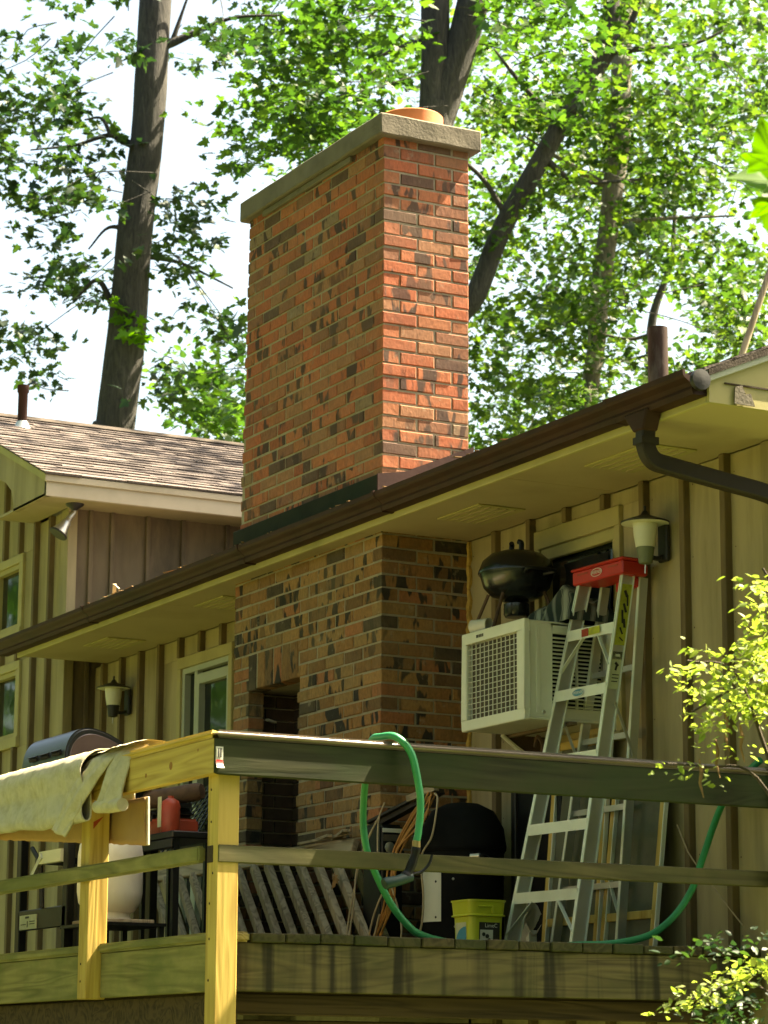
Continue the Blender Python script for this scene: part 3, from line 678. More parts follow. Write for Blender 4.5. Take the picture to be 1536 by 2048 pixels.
# ================================================================== deck
DZ = -.07
deck = thing('wooden_deck', 'raised wooden deck with a yellow corner post and dark old railings', 'deck', (2.45, -1.96, GZ))
y = -1.955; k = 0
while y < WY - .05:
    wd_ = .139 if k else .115; e = 2.440 + random.uniform(-.004, .006)
    m = BOX(-4.95, e, y, min(y + wd_, WY - .016), DZ - .036 + random.uniform(-.002, .002), DZ + random.uniform(-.002, .003))
    m.build('deck_board', 'rim_x' if k == 0 else 'deck_end', deck, bevel=.009 if k == 0 else .004); y += wd_ + .006; k += 1
BOX(-4.95, 2.392, -1.94, -1.902, -.286, -.108).build('rim_board', 'rim_x', deck, bevel=.003)
BOX(2.393, 2.431, -1.94, WY - .02, -.286, -.108).build('rim_board', 'rim', deck, bevel=.003)
BOX(2.30, 2.345, -1.90, WY - .02, -.37, -.29).build('beam', 'beam', deck, bevel=.004)
BOX(2.20, 2.24, -1.90, WY - .02, -.46, -.385).build('beam', 'beam', deck, bevel=.004)
BOX(-4.95, 2.29, -1.86, -1.815, -.44, -.29).build('beam', 'beam', deck, bevel=.004)
for x in (-4.4, -3.6, -2.8, -2.0, -1.2, -.4, .4, 1.2, 1.9): BOX(x, x + .038, -1.90, WY - .02, -.285, -.11).build('joist', 'beam', deck)
# corner post, second post, two more out along the left side
def post(x0, x1, y0, y1, z0, z1, mat): return BOX(x0, x1, y0, y1, z0, z1).build('post', mat, deck, bevel=.004)
cpost = post(2.405, 2.494, -2.006, -1.917, GZ, .631, 'new_z')
post2 = post(1.147, 1.236, -2.006, -1.917, -.292, .631, 'new_z')
for x in (-.2, -1.55, -2.9): post(x, x + .089, -2.006, -1.917, -.292, .631, 'new_z')
for a, b, c_ in (((1.2362, -1.935, .445), (1.2362, -1.955, .415), .008), ): pass
MB().add([(1.2365, -1.99, .425), (1.2365, -1.945, .45), (1.2365, -1.99, .395)], [(0, 1, 2)]).build('stain', 'red_dark', post2)
# rails: mitred at the corner
def miter(name, side, o, i, z0, z1, far, mat, cx=2.532, cy=-2.044):
    if side == 'x': pr = [(cx + o, cy - o), (far, cy - o), (far, cy + i), (cx - i, cy + i)]
    else: pr = [(cx + o, cy - o), (cx - i, cy + i), (cx - i, far), (cx + o, far)]
    return MB().prism(pr, 'z', z0, z1).build(name, mat, deck, bevel=.013 if 'cap' in name else .003, smooth='cap' in name)
rx = miter('rail_board', 'x', 0, .038, .500, .631, -3.5, 'new_x')
ry = miter('rail_board', 'y', 0, .038, .500, .631, WY - .02, 'rail_y')
miter('rail_cap', 'x', .010, .135, .6325, .664, -3.5, 'new_x')
capy = miter('rail_cap', 'y', .010, .135, .6325, .664, WY - .02, 'cap_y')
for x, z, r_ in ((2.14, .565, .016), (2.39, .60, .006), (1.9, .55, .009)):
    kn = MB().lathe([(r_, 0), (r_ * .6, .0012), (0, .0016)], (x, -2.0441, z), 14, (0, -1, 0)).build('knot', 'knot', rx)
BOX(-3.5, 2.398, -2.040, -2.0065, .181, .243).build('mid_rail', 'rim_x', deck, bevel=.008)
BOX(2.462, 2.499, -2.002, WY - .02, .179, .243).build('mid_rail', 'old_y', deck, bevel=.003)
BOX(2.408, 2.4615, -2.0085, -1.95, .179, .243).build('rail_stub', 'endgrain', deck, bevel=.003)
for z in (.45, .33, .14, .03, -.1, -.25, -.5): MB().lathe([(.0055, 0), (.004, .0015), (0, .002)], (2.43 + .03 * (z * 7 % 1), -2.0062, z), 8, (0, -1, 0)).build('screw', 'endgrain', cpost)
for z in (.22, -.15, -.22): MB().lathe([(.0055, 0), (.004, .0015), (0, .002)], (1.18, -2.0062, z), 8, (0, -1, 0)).build('screw', 'endgrain', post2)
# price tag stapled to the old rail
tg = MB().grid(lambda u, v: (2.5335 + .014 * max(0, .35 - v) ** 2 * 8, -2.036 + .030 * u, .520 + .080 * v), 3, 8).build('price_tag', 'white', deck)
tg['label'] = 'white bar code tag with a red foot on the dark rail'
BOX(2.5345, 2.5352, -2.032, -2.011, .560, .594).build('barcode', 'barcode', tg)
MB().grid(lambda u, v: (2.5345 + .014 * max(0, .35 - v * .3 - .07) ** 2 * 8, -2.035 + .028 * u, .527 + .024 * v), 2, 4).build('red_stripe', 'red', tg)

# ================================================================== things on the wall
def lantern(x, z, label, socket):
    L = thing('wall_lantern', label, 'wall lamp', (x, WY - .012, z), 'porch lanterns on the house wall')
    BOX(x - .035, x + .035, WY - .036, WY - .012, z - .085, z + .085).build('back_plate', 'iron', L, bevel=.006)
    cy = .385; c = (x, cy, z)
    MB().tube(spline([(x, WY - .03, z - .06), (x, WY - .06, z - .072), (x, cy + .03, z - .07)], 5), .011, 8).build('arm', 'iron', L, smooth=True)
    MB().lathe([(.056, .088), (.052, .03), (.043, -.028), (.036, -.03)], c, 24).build('glass_shade', 'white_glass', L, smooth=True)
    MB().lathe([(.041, -.028), (.038, -.05), (.030, -.10), (.012, -.105)], c, 20).build('socket', socket, L, smooth=True)
    MB().lathe([(.108, .080), (.110, .086), (.06, .104), (.022, .118), (.012, .135), (.006, .139), (.006, .16), (0, .162)], c, 28).build('hat', 'iron', L, smooth=True)
    MB().lathe([(.107, .079), (.058, .088), (.03, .089)], c, 28).build('hat_lining', 'cream', L, smooth=True)
    MB().tube([(x, cy, z - .103), (x - .004, cy, z - .145)], .004, 6).build('finial', 'chrome', L)
lantern(1.77, 1.742, 'white glass lantern with a flat hat above the red-topped ladder', 'lamp_socket')
lantern(-4.37, 1.752, 'smaller-looking far lantern left of the glass door, dark pointed hat', 'iron')
fl = thing('floodlight', 'chrome floodlight hanging under the left wing eave', 'floodlight', (-4.85, .27, 3.118))
MB().lathe([(.062, 0), (.058, -.012), (.03, -.03), (.018, -.045)], (-4.85, .27, 3.118), 18).build('canopy', 'iron', fl, smooth=True)
MB().tube([(-4.85, .27, 3.08), (-4.85, .262, 3.055), (-4.85, .245, 3.035), (-4.85, .225, 3.01)], [.016, .018, .022, .020], 10).build('knuckle', 'chrome', fl, smooth=True)
MB().lathe([(.018, .03), (.025, 0), (.030, -.012), (.034, -.014), (.036, -.05), (.058, -.10), (.062, -.112), (.05, -.116), (.02, -.105)], (-4.85, .222, 3.0), 20, (0, .55, .84)).build('shade', 'chrome', fl, smooth=True)
MB().lathe([(.063, -.106), (.066, -.112), (.063, -.12)], (-4.85, .222, 3.0), 20, (0, .55, .84)).build('rim', 'iron', fl, smooth=True)

# ================================================================== window air conditioner
AX0, AX1, AY0, AY1, AZ0, AZ1 = .715, 1.275, .05, .64, .985, 1.437
ac = thing('air_conditioner', 'cream window air conditioner with a wire grille, jutting from the wall', 'air conditioner', (1.0, .35, AZ0))
cab = MB(); b_ = .042
cab.box(AX0, AX1, AY0 + .02, AY1, AZ1 - .012, AZ1).box(AX0, AX1, AY0 + .02, AY1, AZ0, AZ0 + .012).box(AX0, AX0 + .012, AY0 + .02, AY1, AZ0 + .012, AZ1 - .012)
cab.box(AX1 - .012, AX1, AY0 + .02, .20, AZ0 + .012, AZ1 - .012).box(AX1 - .012, AX1, .47, AY1, AZ0 + .012, AZ1 - .012)
cab.box(AX1 - .012, AX1, .20, .47, AZ1 - .055, AZ1 - .012).box(AX1 - .012, AX1, .20, .47, AZ0 + .012, AZ0 + .06)
cab.build('cabinet', 'cream', ac, bevel=.004)
fr = MB(); fr.box(AX0 - .004, AX1 + .004, AY0, AY0 + .03, AZ1 - b_ * 1.15, AZ1 + .004).box(AX0 - .004, AX1 + .004, AY0, AY0 + .03, AZ0 - .004, AZ0 + b_ * 1.1)
fr.box(AX0 - .004, AX0 + b_ * .9, AY0, AY0 + .03, AZ0 + b_ * 1.1, AZ1 - b_ * 1.15).box(AX1 - b_ * 1.5, AX1 + .004, AY0, AY0 + .03, AZ0 + b_ * 1.1, AZ1 - b_ * 1.15)
fr.build('face_frame', 'cream', ac, bevel=.004)
gx0, gx1, gz0, gz1 = AX0 + b_ * .9, AX1 - b_ * 1.5, AZ0 + b_ * 1.1, AZ1 - b_ * 1.15
BOX(AX0 + .02, AX1 - .02, AY0 + .035, AY0 + .05, AZ0 + .02, AZ1 - .02).build('coil', 'coil', ac)
g_ = MB()
for i in range(13): x = gx0 + (gx1 - gx0) * i / 12; g_.box(x - .0014, x + .0014, AY0 + .009, AY0 + .013, gz0, gz1)
for i in range(15): z = gz0 + (gz1 - gz0) * i / 14; g_.box(gx0, gx1, AY0 + .014, AY0 + .018, z - .0013, z + .0013)
g_.build('grille', 'cream', ac)
BOX(AX1 - .05, AX1 - .02, .19, .48, AZ0 + .02, AZ1 - .02).build('dark_inside', 'hole', ac)
lv = MB()
for i in range(18):
    z = AZ0 + .068 + i * .0183
    for a, b in ((.205, .33), (.34, .465)): lv.bar((AX1 - .007, a, z), (AX1 - .007, b, z), .011, .006, up=(.5, 0, 1))
lv.box(AX1 - .012, AX1 - .001, .330, .340, AZ0 + .06, AZ1 - .055); lv.build('louver', 'cream', ac)
BOX(AX1 + .0005, AX1 + .003, .115, .135, AZ0 + .03, AZ1 - .02).build('side_rib', 'cream', ac, bevel=.001)
MB().lathe([(.011, 0), (.008, .003), (0, .004)], (AX1, .155, AZ0 + .035), 14, (1, 0, 0)).build('drain_plug', 'chrome', ac)
nm = MB()
for i, (a, b) in enumerate(((.85, .868), (.872, .884), (.888, .90), (.904, .915))): nm.box(a, b, AY0 - .0012, AY0 - .0004, AZ1 - .030, AZ1 - .016)
nm.build('worn_name', 'coil', ac)
BOX(.70, .714, .46, .53, .95, 1.44).build('side_panel', 'cream', ac); BOX(1.276, 1.355, .47, .50, .95, 1.44).build('side_panel', 'cream', ac)
sb = thing('shelf_bracket', 'rusty steel angle bracket under the air conditioner', 'bracket', (.95, .40, .90))
MB().prism([(.26, .982), (.50, .982), (.50, .84)], 'x', .735, .741).build('gusset_plate', 'rust', sb)
BAR((.738, .255, .978), (.738, .46, .832), .03, .008).build('brace', 'cream', sb)
BAR((.73, .30, .975), (1.30, .30, .975), .03, .014).build('cross_bar', 'siding_shaded', sb)
MB().tube(spline([(.86, .36, .92), (.90, .35, .96), (.93, .36, .92), (.90, .37, .87), (.93, .36, .84)], 5), .010, 6).build('wire_knot', 'rust', sb)

# kettle grill on top of it
KX, KY = .80, .30
kg = thing('kettle_grill', 'small black kettle barbecue standing on the air conditioner', 'barbecue', (KX, KY, AZ1))
MB().lathe([(0, 1.605), (.06, 1.607), (.12, 1.632), (.158, 1.675), (.172, 1.722), (.176, 1.738), (.176, 1.745)], (KX, KY, 0), 36).build('bowl', 'enamel', kg, smooth=True)
MB().lathe([(.182, 1.735), (.184, 1.742), (.180, 1.756), (.162, 1.800), (.125, 1.832), (.075, 1.848), (0, 1.852)], (KX, KY, 0), 36).build('lid', 'enamel', kg, smooth=True)
MB().lathe([(.05, 1.60), (.062, 1.595), (.062, 1.545), (.055, 1.533), (0, 1.53)], (KX, KY, 0), 24).build('ash_catcher', 'enamel', kg, smooth=True)
for s in (-1, 1):
    a = KX + s * .042; MB().tube(spline([(a, KY, 1.842), (a + s * .004, KY, 1.868), (a + s * .0, KY, 1.885), (a - s * .012, KY - .01, 1.893)], 4), [.011, .012, .013, .013, .013, .013, .013, .013, .013, .013, .013, .013, .012][:13], 8).build('handle_post', 'black', kg, smooth=True)
MB().tube(spline([(KX + .165, KY - .05, 1.72), (KX + .235, KY - .07, 1.728), (KX + .235, KY + .07, 1.728), (KX + .165, KY + .05, 1.72)], 5), .009, 8).build('side_handle', 'black', kg, smooth=True)
MB().tube(spline([(KX - .165, KY - .05, 1.72), (KX - .205, KY - .05, 1.728), (KX - .205, KY + .05, 1.728), (KX - .165, KY + .05, 1.72)], 5), .009, 8).build('side_handle', 'black', kg, smooth=True)
for a, b in (((-.11, -.09), (-.185, -.15)), ((.05, -.10), (.06, -.17)), ((.10, .09), (.16, .15)), ((-.08, .10), (-.14, .16))):
    MB().tube([(KX + a[0], KY + a[1], 1.65), (KX + b[0], KY + b[1], AZ1 + .004)], .0085, 8).build('leg', 'rust', kg, smooth=True)
MB().tube([(KX + .06, KY - .16, AZ1 + .03), (KX + .155, KY + .14, AZ1 + .03)], .005, 6).build('leg_brace', 'iron', kg)
tc = thing('tin_can', 'empty grey tin can lying on its side on the air conditioner', 'tin can', (.80, .10, AZ1 + .03))
MB().lathe([(.034, -.05), (.036, -.048), (.034, -.044), (.034, .044), (.036, .05), (.031, .05), (.031, -.03), (0, -.03)], (.80, .105, AZ1 + .037), 20, (.93, .36, .0)).build('can_body', 'tank', tc, smooth=True)
def blanket():
    m = MB()
    def fn(u, v):
        x = .93 + .42 * u; yy = .24 + .30 * v
        e = max(0, 1 - abs(2 * u - 1) ** 2.5) ** .6 * max(0, 1 - abs(2 * v - 1) ** 2.5) ** .6
        p = Vector((x * 9, yy * 9, 2)); 
        return (x + .02 * mnoise.noise(p), yy + .03 * mnoise.noise(p + Vector((3, 0, 0))), AZ1 + .004 + e * (.17 + .09 * mnoise.noise(p * .9)) + .012 * e * mnoise.noise(p * 2.5))
    m.grid(fn, 40, 34); o = m.build('blanket', 'plaid', None, smooth=True); return tag(o, 'dark plaid blanket bunched up beside the kettle barbecue', 'blanket')
blanket()
bg_ = MB()
bg_.grid(lambda u, v: (.95 + .40 * u, .47 + .03 * mnoise.noise(Vector((u * 3, v * 3, 1))), 1.45 + .33 * v), 10, 8)
tag(bg_.build('black_plastic_sheet', 'black', None, smooth=True), 'black plastic sheet filling the window above the air conditioner', 'plastic sheet')

# ================================================================== step ladder
ld = thing('step_ladder', 'aluminium step ladder with a red top leaning folded against the wall', 'ladder', (1.45, .15, DZ))
FL0, FL1, FR0, FR1 = Vector((1.165, 0, DZ)), Vector((1.345, .305, 1.62)), Vector((1.725, 0, DZ)), Vector((1.668, .325, 1.60))
RL0, RL1, RR0, RR1 = Vector((1.05, .335, DZ)), Vector((1.365, .435, 1.60)), Vector((1.60, .335, DZ)), Vector((1.662, .445, 1.60))
for p, q in ((FL0, FL1), (FR0, FR1)):
    rl = BAR(p + Vector((0, .035, 0)), q + Vector((0, .03, 0)), .006, .066, up=(0, 1, 0)).build('front_rail', 'alu', ld)
    s = 1 if p is FR0 else 1
    MB().bar(p, q, .022, .005, up=(0, 1, 0)).bar(p + Vector((0, .068, 0)), q + Vector((0, .062, 0)), .022, .004, up=(0, 1, 0)).build('rail_flange', 'alu_edge', rl)
for p, q in ((RL0, RL1), (RR0, RR1)):
    rl = BAR(p, q, .005, .045, up=(0, 1, 0)).build('rear_rail', 'alu', ld)
    MB().bar(p + Vector((0, -.023, 0)), q + Vector((0, -.023, 0)), .018, .004, up=(0, 1, 0)).build('rail_flange', 'alu_edge', rl)
def at_z(p, q, z): t = (z - p.z) / (q.z - p.z); return p.lerp(q, t)
SZ = (.185, .488, .79, 1.09, 1.365)
steps = []
for z in SZ:
    a, b = at_z(FL0, FL1, z), at_z(FR0, FR1, z - .005)
    st = MB().bar(a + Vector((0, -.002, 0)), b + Vector((0, -.002, 0)), .004, .048, up=(0, 0, 1)).bar(a + Vector((0, .04, .022)), b + Vector((0, .04, .022)), .078, .004).build('step', 'alu_edge', ld); steps.append((st, a, b))
for k, (sg) in enumerate((0, 0, 4, 4)):
    st, a, b = steps[sg]; L = (k % 2 == 0); e = a if L else b; o_ = b if L else a
    dz = -.17
    q = at_z(FL0 if L else FR0, FL1 if L else FR1, e.z + dz + (.0 if sg else .01)); p = e.lerp(o_, .30 if sg == 0 else .34) + Vector((0, 0, -.02))
    BAR(p, q, .004, .017, up=(0, 1, 0)).build('brace', 'alu_edge', ld)
for z in (.24, .58, .90, 1.2): BAR(at_z(RL0, RL1, z), at_z(RR0, RR1, z), .012, .026).build('rear_brace', 'alu', ld)
for p, q in ((at_z(RL0, RL1, .24), at_z(RL0, RL1, .05) + Vector((.0, 0, 0))), (at_z(RR0, RR1, .24).lerp(at_z(RL0, RL1, .24), .22), at_z(RR0, RR1, .06))): BAR(p, q, .004, .016, up=(0, 1, 0)).build('brace', 'alu_edge', ld)
for s, a, b in ((1, FR0, RR0), (-1, FL0, RL0)):
    p = at_z(a, FR1 if s > 0 else FL1, 1.02) + Vector((.012 * s, .05, 0)); q = at_z(b, RR1 if s > 0 else RL1, .80) + Vector((.012 * s, 0, 0)); BAR(p, q, .004, .018).build('spreader', 'alu', ld)
tp = MB(); tp.prism([(1.318, .285), (1.712, .300), (1.70, .445), (1.335, .43)], 'z', 1.600, 1.662)
tp.prism([(1.31, .278), (1.72, .293), (1.708, .455), (1.325, .44)], 'z', 1.6625, 1.676)
tp = tp.build('top_cap', 'red', ld, bevel=.006)
BOX(1.50, 1.66, .40, .43, 1.555, 1.60).build('cap_hook', 'red', tp, bevel=.004)
for a, b in ((1.36, 1.44), (1.60, 1.675)): MB().prism([(a, .2835 + (a - 1.318) * .038), (b, .2835 + (b - 1.318) * .038), (b, .30), (a, .30)], 'z', 1.640, 1.648).build('tool_slot', 'red_dark', tp)
def oval(m, c, rx, rz, t=.0012, th=.003, n=28):
    vs = []; 
    for k in range(n):
        a = 2 * math.pi * k / n; vs += [(c[0] + rx * math.cos(a), c[1], c[2] + rz * math.sin(a)), (c[0] + (rx - th) * math.cos(a), c[1], c[2] + (rz - th) * math.sin(a))]
    m.add(vs, [(2 * k, 2 * ((k + 1) % n), 2 * ((k + 1) % n) + 1, 2 * k + 1) for k in range(n)])
def text(body, loc, size, mat, parent, rot=(math.pi / 2, 0, 0), name='lettering', shear=0):
    c = bpy.data.curves.new(name, 'FONT'); c.body = body; c.size = size; c.align_x = 'CENTER'; c.align_y = 'CENTER'; c.shear = shear; c.extrude = .0002
    tmp = bpy.data.objects.new(name, c); C.objects.link(tmp); me = bpy.data.meshes.new_from_object(tmp.evaluated_get(bpy.context.evaluated_depsgraph_get())); bpy.data.objects.remove(tmp); bpy.data.curves.remove(c)
    me.materials.clear(); me.materials.append(M[mat]); o = bpy.data.objects.new(name, me); C.objects.link(o); o.parent = parent; o.location = Vector(loc) - ORG[parent]; o.rotation_euler = rot; return o
lg = MB(); oval(lg, (1.515, .2885, 1.634), .046, .019); lg.build('logo_ring', 'white', tp); text('WERNER', (1.515, .288, 1.634), .022, 'white', tp, shear=.25)
st, a, b = steps[3]; c = (a + b) / 2 + Vector((-.01, -.007, 0)); m = MB(); m.lathe([(.001, .001), (.05, 0)], c, 28, (0, -1, 0)); m.v = [Vector((p.x, p.y, c.z + (p.z - c.z) * .4)) for p in m.v]; m.build('logo_plate', 'blue', st)
lg = MB(); oval(lg, (c.x, c.y - .001, c.z), .05, .02, th=.005); lg.build('logo_ring', 'white', st); text('WERNER', (c.x, c.y - .0015, c.z), .02, 'white', st, shear=.25)
st, a, b = steps[4]; c = a.lerp(b, .40); BOX(c.x - .03, c.x + .025, c.y - .0065, c.y - .005, c.z - .016, c.z + .018).build('sticker', 'red_dark', st); BOX(c.x + .03, c.x + .12, c.y - .0065, c.y - .005, c.z - .015, c.z + .018).build('sticker', 'yellow_label', st)
def rail_label(z0, z1, u0, u1, mat, name='label_plate'):
    def P(u, z): p = at_z(FR0, FR1, z) + Vector((.0045, .068 * u, 0)); return p
    return MB().add([P(u0, z0), P(u1, z0), P(u1, z1), P(u0, z1)], [(0, 1, 2, 3)]).build(name, mat, ld, fix=False)
rail_label(1.28, 1.56, .1, .92, 'yellow_label', 'warning_label')
for z in (1.33, 1.37, 1.41, 1.45, 1.49): pass
rail_label(1.08, 1.25, .12, .85, 'paper', 'notice_label'); rail_label(1.215, 1.25, .12, .85, 'label_dark', 'notice_heading')
def P_(u, z): return at_z(FR0, FR1, z) + Vector((.0075, .068 * u, 0))
def smudges(rows, mat, name):
    m = MB()
    for u0, z0, u1, z1, w_ in rows: m.bar(P_(u0, z0), P_(u1, z1), w_, .001, up=(1, 0, 0))
    m.build(name, mat, ld)
smudges([(.3, 1.233, .66, 1.233, .012)], 'white', 'worn_print')
smudges([(.36, 1.20, .62, 1.185, .012), (.5, 1.185, .45, 1.165, .010), (.25, 1.145, .75, 1.145, .004), (.25, 1.13, .75, 1.13, .004), (.25, 1.115, .7, 1.115, .004)], 'label_dark', 'worn_print')
smudges([(.35, 1.53, .6, 1.50, .014), (.6, 1.51, .7, 1.46, .008), (.4, 1.47, .65, 1.43, .012), (.35, 1.44, .5, 1.38, .010), (.55, 1.40, .7, 1.36, .012), (.35, 1.36, .6, 1.33, .008), (.4, 1.315, .7, 1.30, .006)], 'label_dark', 'worn_print')

# framed screens leaning on the wall behind the ladder
def framed(name, x0, x1, zt, label, glass, w_=.036, lean=.09):
    t = thing(name, label, 'screen', ((x0 + x1) / 2, .42, DZ), 'framed screens leaning on the wall')
    yb, yt = .36, .36 + lean
    def Y(z): return yb + (yt - yb) * (z - DZ) / (zt - DZ)
    for x in (x0, x1): BAR((x, Y(DZ), DZ), (x, Y(zt), zt), w_, .02, up=(0, 1, 0)).build('stile', 'yellow_wood', t, bevel=.002); 
    for x in (x0, x1): BAR((x + w_ * .62, Y(DZ) - .004, DZ), (x + w_ * .62, Y(zt) - .004, zt), w_ * .2, .02, up=(0, 1, 0)).build('metal_bead', 'alu_edge', t)
    BAR((x0, Y(zt - .018), zt - .018), (x1, Y(zt - .018), zt - .018), .02, w_).build('rail', 'yellow_wood', t, bevel=.002)
    BAR((x0, Y(.10), .10), (x1, Y(.10), .10), .02, w_).build('rail', 'yellow_wood', t, bevel=.002)
    MB().add([(x0, Y(DZ) + .004, DZ), (x1, Y(DZ) + .004, DZ), (x1, Y(zt) + .004, zt), (x0, Y(zt) + .004, zt)], [(0, 1, 2, 3)]).build('mesh', glass, t, fix=False)
framed('framed_screen', .925, 1.365, .93, 'yellow framed screen standing behind the ladder, taller of two', 'screen')
framed('framed_screen', 1.42, 1.815, .72, 'yellow framed screen right of the ladder, with a dusty dark mesh', 'screen')
tag(MB().tube([(1.88, .455, .48), (1.95, .46, .36), (2.0, .47, .30), (2.32, .475, .03)], .0035, 5).build('thin_cane', 'cord_pale', None), 'thin pale cane slanting across the wall by the hose', 'cane')
def rag():
    m = MB(); m.grid(lambda u, v: (.93 + .11 * u, .20 + .08 * v, DZ + .10 + .10 * u + .05 * math.sin(3.1 * v) + .012 * mnoise.noise(Vector((u * 5, v * 5, 0)))), 12, 8)
    m.grid(lambda u, v: (.93 + .11 * u, .20 + .08 * v, DZ + .08 + .08 * u - .05 * math.sin(3.1 * v) + .012 * mnoise.noise(Vector((u * 5, v * 5, 4)))), 12, 8)
    m.box(1.0, 1.03, .22, .26, DZ, DZ + .13); tag(m.build('crumpled_bag', 'tank', None, smooth=True), 'crumpled whitish plastic bag on the deck behind the ladder foot', 'bag')
rag()

# ================================================================== bucket
BX, BY = 1.155, -.118
bk = thing('bucket', 'lime yellow plastic bucket with blue and black labels', 'bucket', (BX, BY, DZ))
def rsq(h, r_, z, n=6):
    out = []; h *= .80; r_ *= .80
    for qx, qy, a0 in ((1, 1, 0), (-1, 1, 90), (-1, -1, 180), (1, -1, 270)):
        for t in range(n + 1):
            a = math.radians(a0 + 90 * t / n); out.append((BX + qx * (h - r_) + r_ * math.cos(a), BY + qy * (h - r_) + r_ * math.sin(a), z))
    return out
def shell(m, rings):
    n = len(rings[0]); o = sum(rings, []); m.add(o, [(i * n + k, i * n + (k + 1) % n, (i + 1) * n + (k + 1) % n, (i + 1) * n + k) for i in range(len(rings) - 1) for k in range(n)] + [tuple(reversed(range(n)))])
m = MB(); shell(m, [rsq(.098, .035, DZ), rsq(.108, .04, DZ + .185), rsq(.108, .04, DZ + .187), rsq(.104, .04, DZ + .187), rsq(.104, .04, DZ + .02)]); m.build('pail', 'lime', bk, smooth=True)
m = MB(); shell(m, [rsq(.109, .04, DZ + .170), rsq(.120, .044, DZ + .172), rsq(.120, .044, DZ + .177), rsq(.113, .043, DZ + .180), rsq(.119, .044, DZ + .235), rsq(.123, .045, DZ + .236), rsq(.123, .045, DZ + .243), rsq(.112, .043, DZ + .243), rsq(.105, .04, DZ + .19)]); m.build('rim', 'lime', bk, smooth=True)
fx = BX + .0925; fy = BY - .0875
BOX(fx - .003, fx + .006, BY - .055, BY + .02, DZ + .21, DZ + .217).build('handle_lug', 'lime', bk, bevel=.002); BOX(fx - .003, fx + .008, BY + .012, BY + .022, DZ + .183, DZ + .217).build('handle_lug', 'lime', bk, bevel=.002)
def FY(z): return BY - .0795 - (z - DZ) * .0465
def FX(z): return BX + .0800 + (z - DZ) * .0465
z0, z1 = DZ + .03, DZ + .145
lb = MB().add([(BX - .052, FY(z0), z0), (BX + .042, FY(z0), z0), (BX + .042, FY(z1), z1), (BX - .052, FY(z1), z1)], [(0, 1, 2, 3)]).build('side_label', 'paper', bk, fix=False)
m = MB(); a = [(BX - .050 + .090 * (1 - math.cos(math.radians(t))), FY(DZ + .065 + .062 * math.sin(math.radians(t))) - .001, DZ + .065 + .062 * math.sin(math.radians(t))) for t in range(0, 91, 15)]; m.add(a + [(BX + .040, FY(DZ + .065) - .001, DZ + .065)], [tuple(range(8))]); m.build('blue_quarter', 'blue', lb, fix=False)
z0 = DZ + .01
lb2 = MB().add([(FX(z0), BY - .045, z0), (FX(z0), BY + .06, z0), (FX(z1), BY + .06, z1), (FX(z1), BY - .045, z1)], [(0, 1, 2, 3)]).build('black_label', 'label_dark', bk, fix=False)
z0, z1 = DZ + .025, DZ + .112
pic = MB().add([(FX(z0) + .001, BY - .040, z0), (FX(z0) + .001, BY + .025, z0), (FX(z1) + .001, BY + .025, z1), (FX(z1) + .001, BY - .040, z1)], [(0, 1, 2, 3)]).build('label_picture', 'white', lb2, fix=False)
m = MB()
for dy, dz, r_ in ((-.022, .082, .009), (-.004, .074, .010), (-.006, .052, .007), (.006, .057, .009), (.002, .038, .006)): m.lathe([(.0001, .0008), (r_, 0)], (FX(DZ + dz + .01) + .0018, BY + dy, DZ + dz + .01), 10, (1, 0, -.046))
m.build('silhouette', 'label_dark', lb2)
text('LimeC', (FX(DZ + .130) + .001, BY + .015, DZ + .130), .024, 'white', lb2, (math.pi / 2, 0, math.pi / 2))

# ================================================================== black barrel, cords, hose
br = thing('barrel_smoker', 'tall black barrel with domed lid in the chimney corner, white plate on its front', 'barrel', (.46, .20, DZ))
BC = (.46, .20, 0)
MB().lathe([(0, DZ + .02), (.175, DZ + .02), (.192, DZ + .05), (.195, .44), (.20, .445), (.20, .46)], BC, 36).build('barrel_body', 'dull_black', br, smooth=True)
MB().lathe([(.206, .455), (.207, .475), (.195, .56), (.15, .64), (.08, .675), (0, .685)], BC, 36).build('lid', 'dull_black', br, smooth=True)
for a in (0, 2.1, 4.2): MB().tube([(BC[0] + .17 * math.cos(a), BC[1] + .17 * math.sin(a), DZ + .04), (BC[0] + .18 * math.cos(a), BC[1] + .18 * math.sin(a), DZ)], .014, 8).build('foot', 'iron', br)
MB().tube(spline([(.63, .14, .40), (.70, .12, .41), (.735, .16, .41), (.65, .24, .40)], 5), .010, 8).build('side_handle', 'black', br, smooth=True)
MB().tube([(.70, .105, .408), (.735, .135, .41)], .014, 10).build('handle_grip', 'chrome', br, smooth=True)
def curved(z0, z1, a0, a1, r_, mat, name, par, n=8):
    return MB().grid(lambda u, v: (BC[0] + r_ * math.cos(a0 + (a1 - a0) * u), BC[1] + r_ * math.sin(a0 + (a1 - a0) * u), z0 + (z1 - z0) * v), n, 1).build(name, mat, par, smooth=True)
curved(.115, .355, -1.75, -1.05, .199, 'white', 'front_plate', br)
for z in (.135, .30): MB().lathe([(.006, 0), (0, .004)], (BC[0] + .20 * math.cos(-1.2), BC[1] + .20 * math.sin(-1.2), z), 8, (.36, -.93, 0)).build('screw', 'iron', br)
for a, z in ((-.75, .31), (-.7, .09)): MB().lathe([(.006, 0), (0, .004)], (BC[0] + .195 * math.cos(a), BC[1] + .195 * math.sin(a), z), 8, (.7, -.7, 0)).build('rivet', 'chrome', br)
bp = thing('black_board', 'flat black board standing against the wall behind the barrel', 'board', (.80, .44, DZ))
BOX(.58, .98, .42, .455, DZ, .80).build('board_face', 'black', bp, bevel=.006)
BOX(.56, .60, .405, .465, DZ, .82).build('edge_strip', 'iron', bp, bevel=.004)
sp = thing('speaker_box', 'black box with a silver strip and round badge beside the barrel', 'speaker', (.15, -.04, DZ))
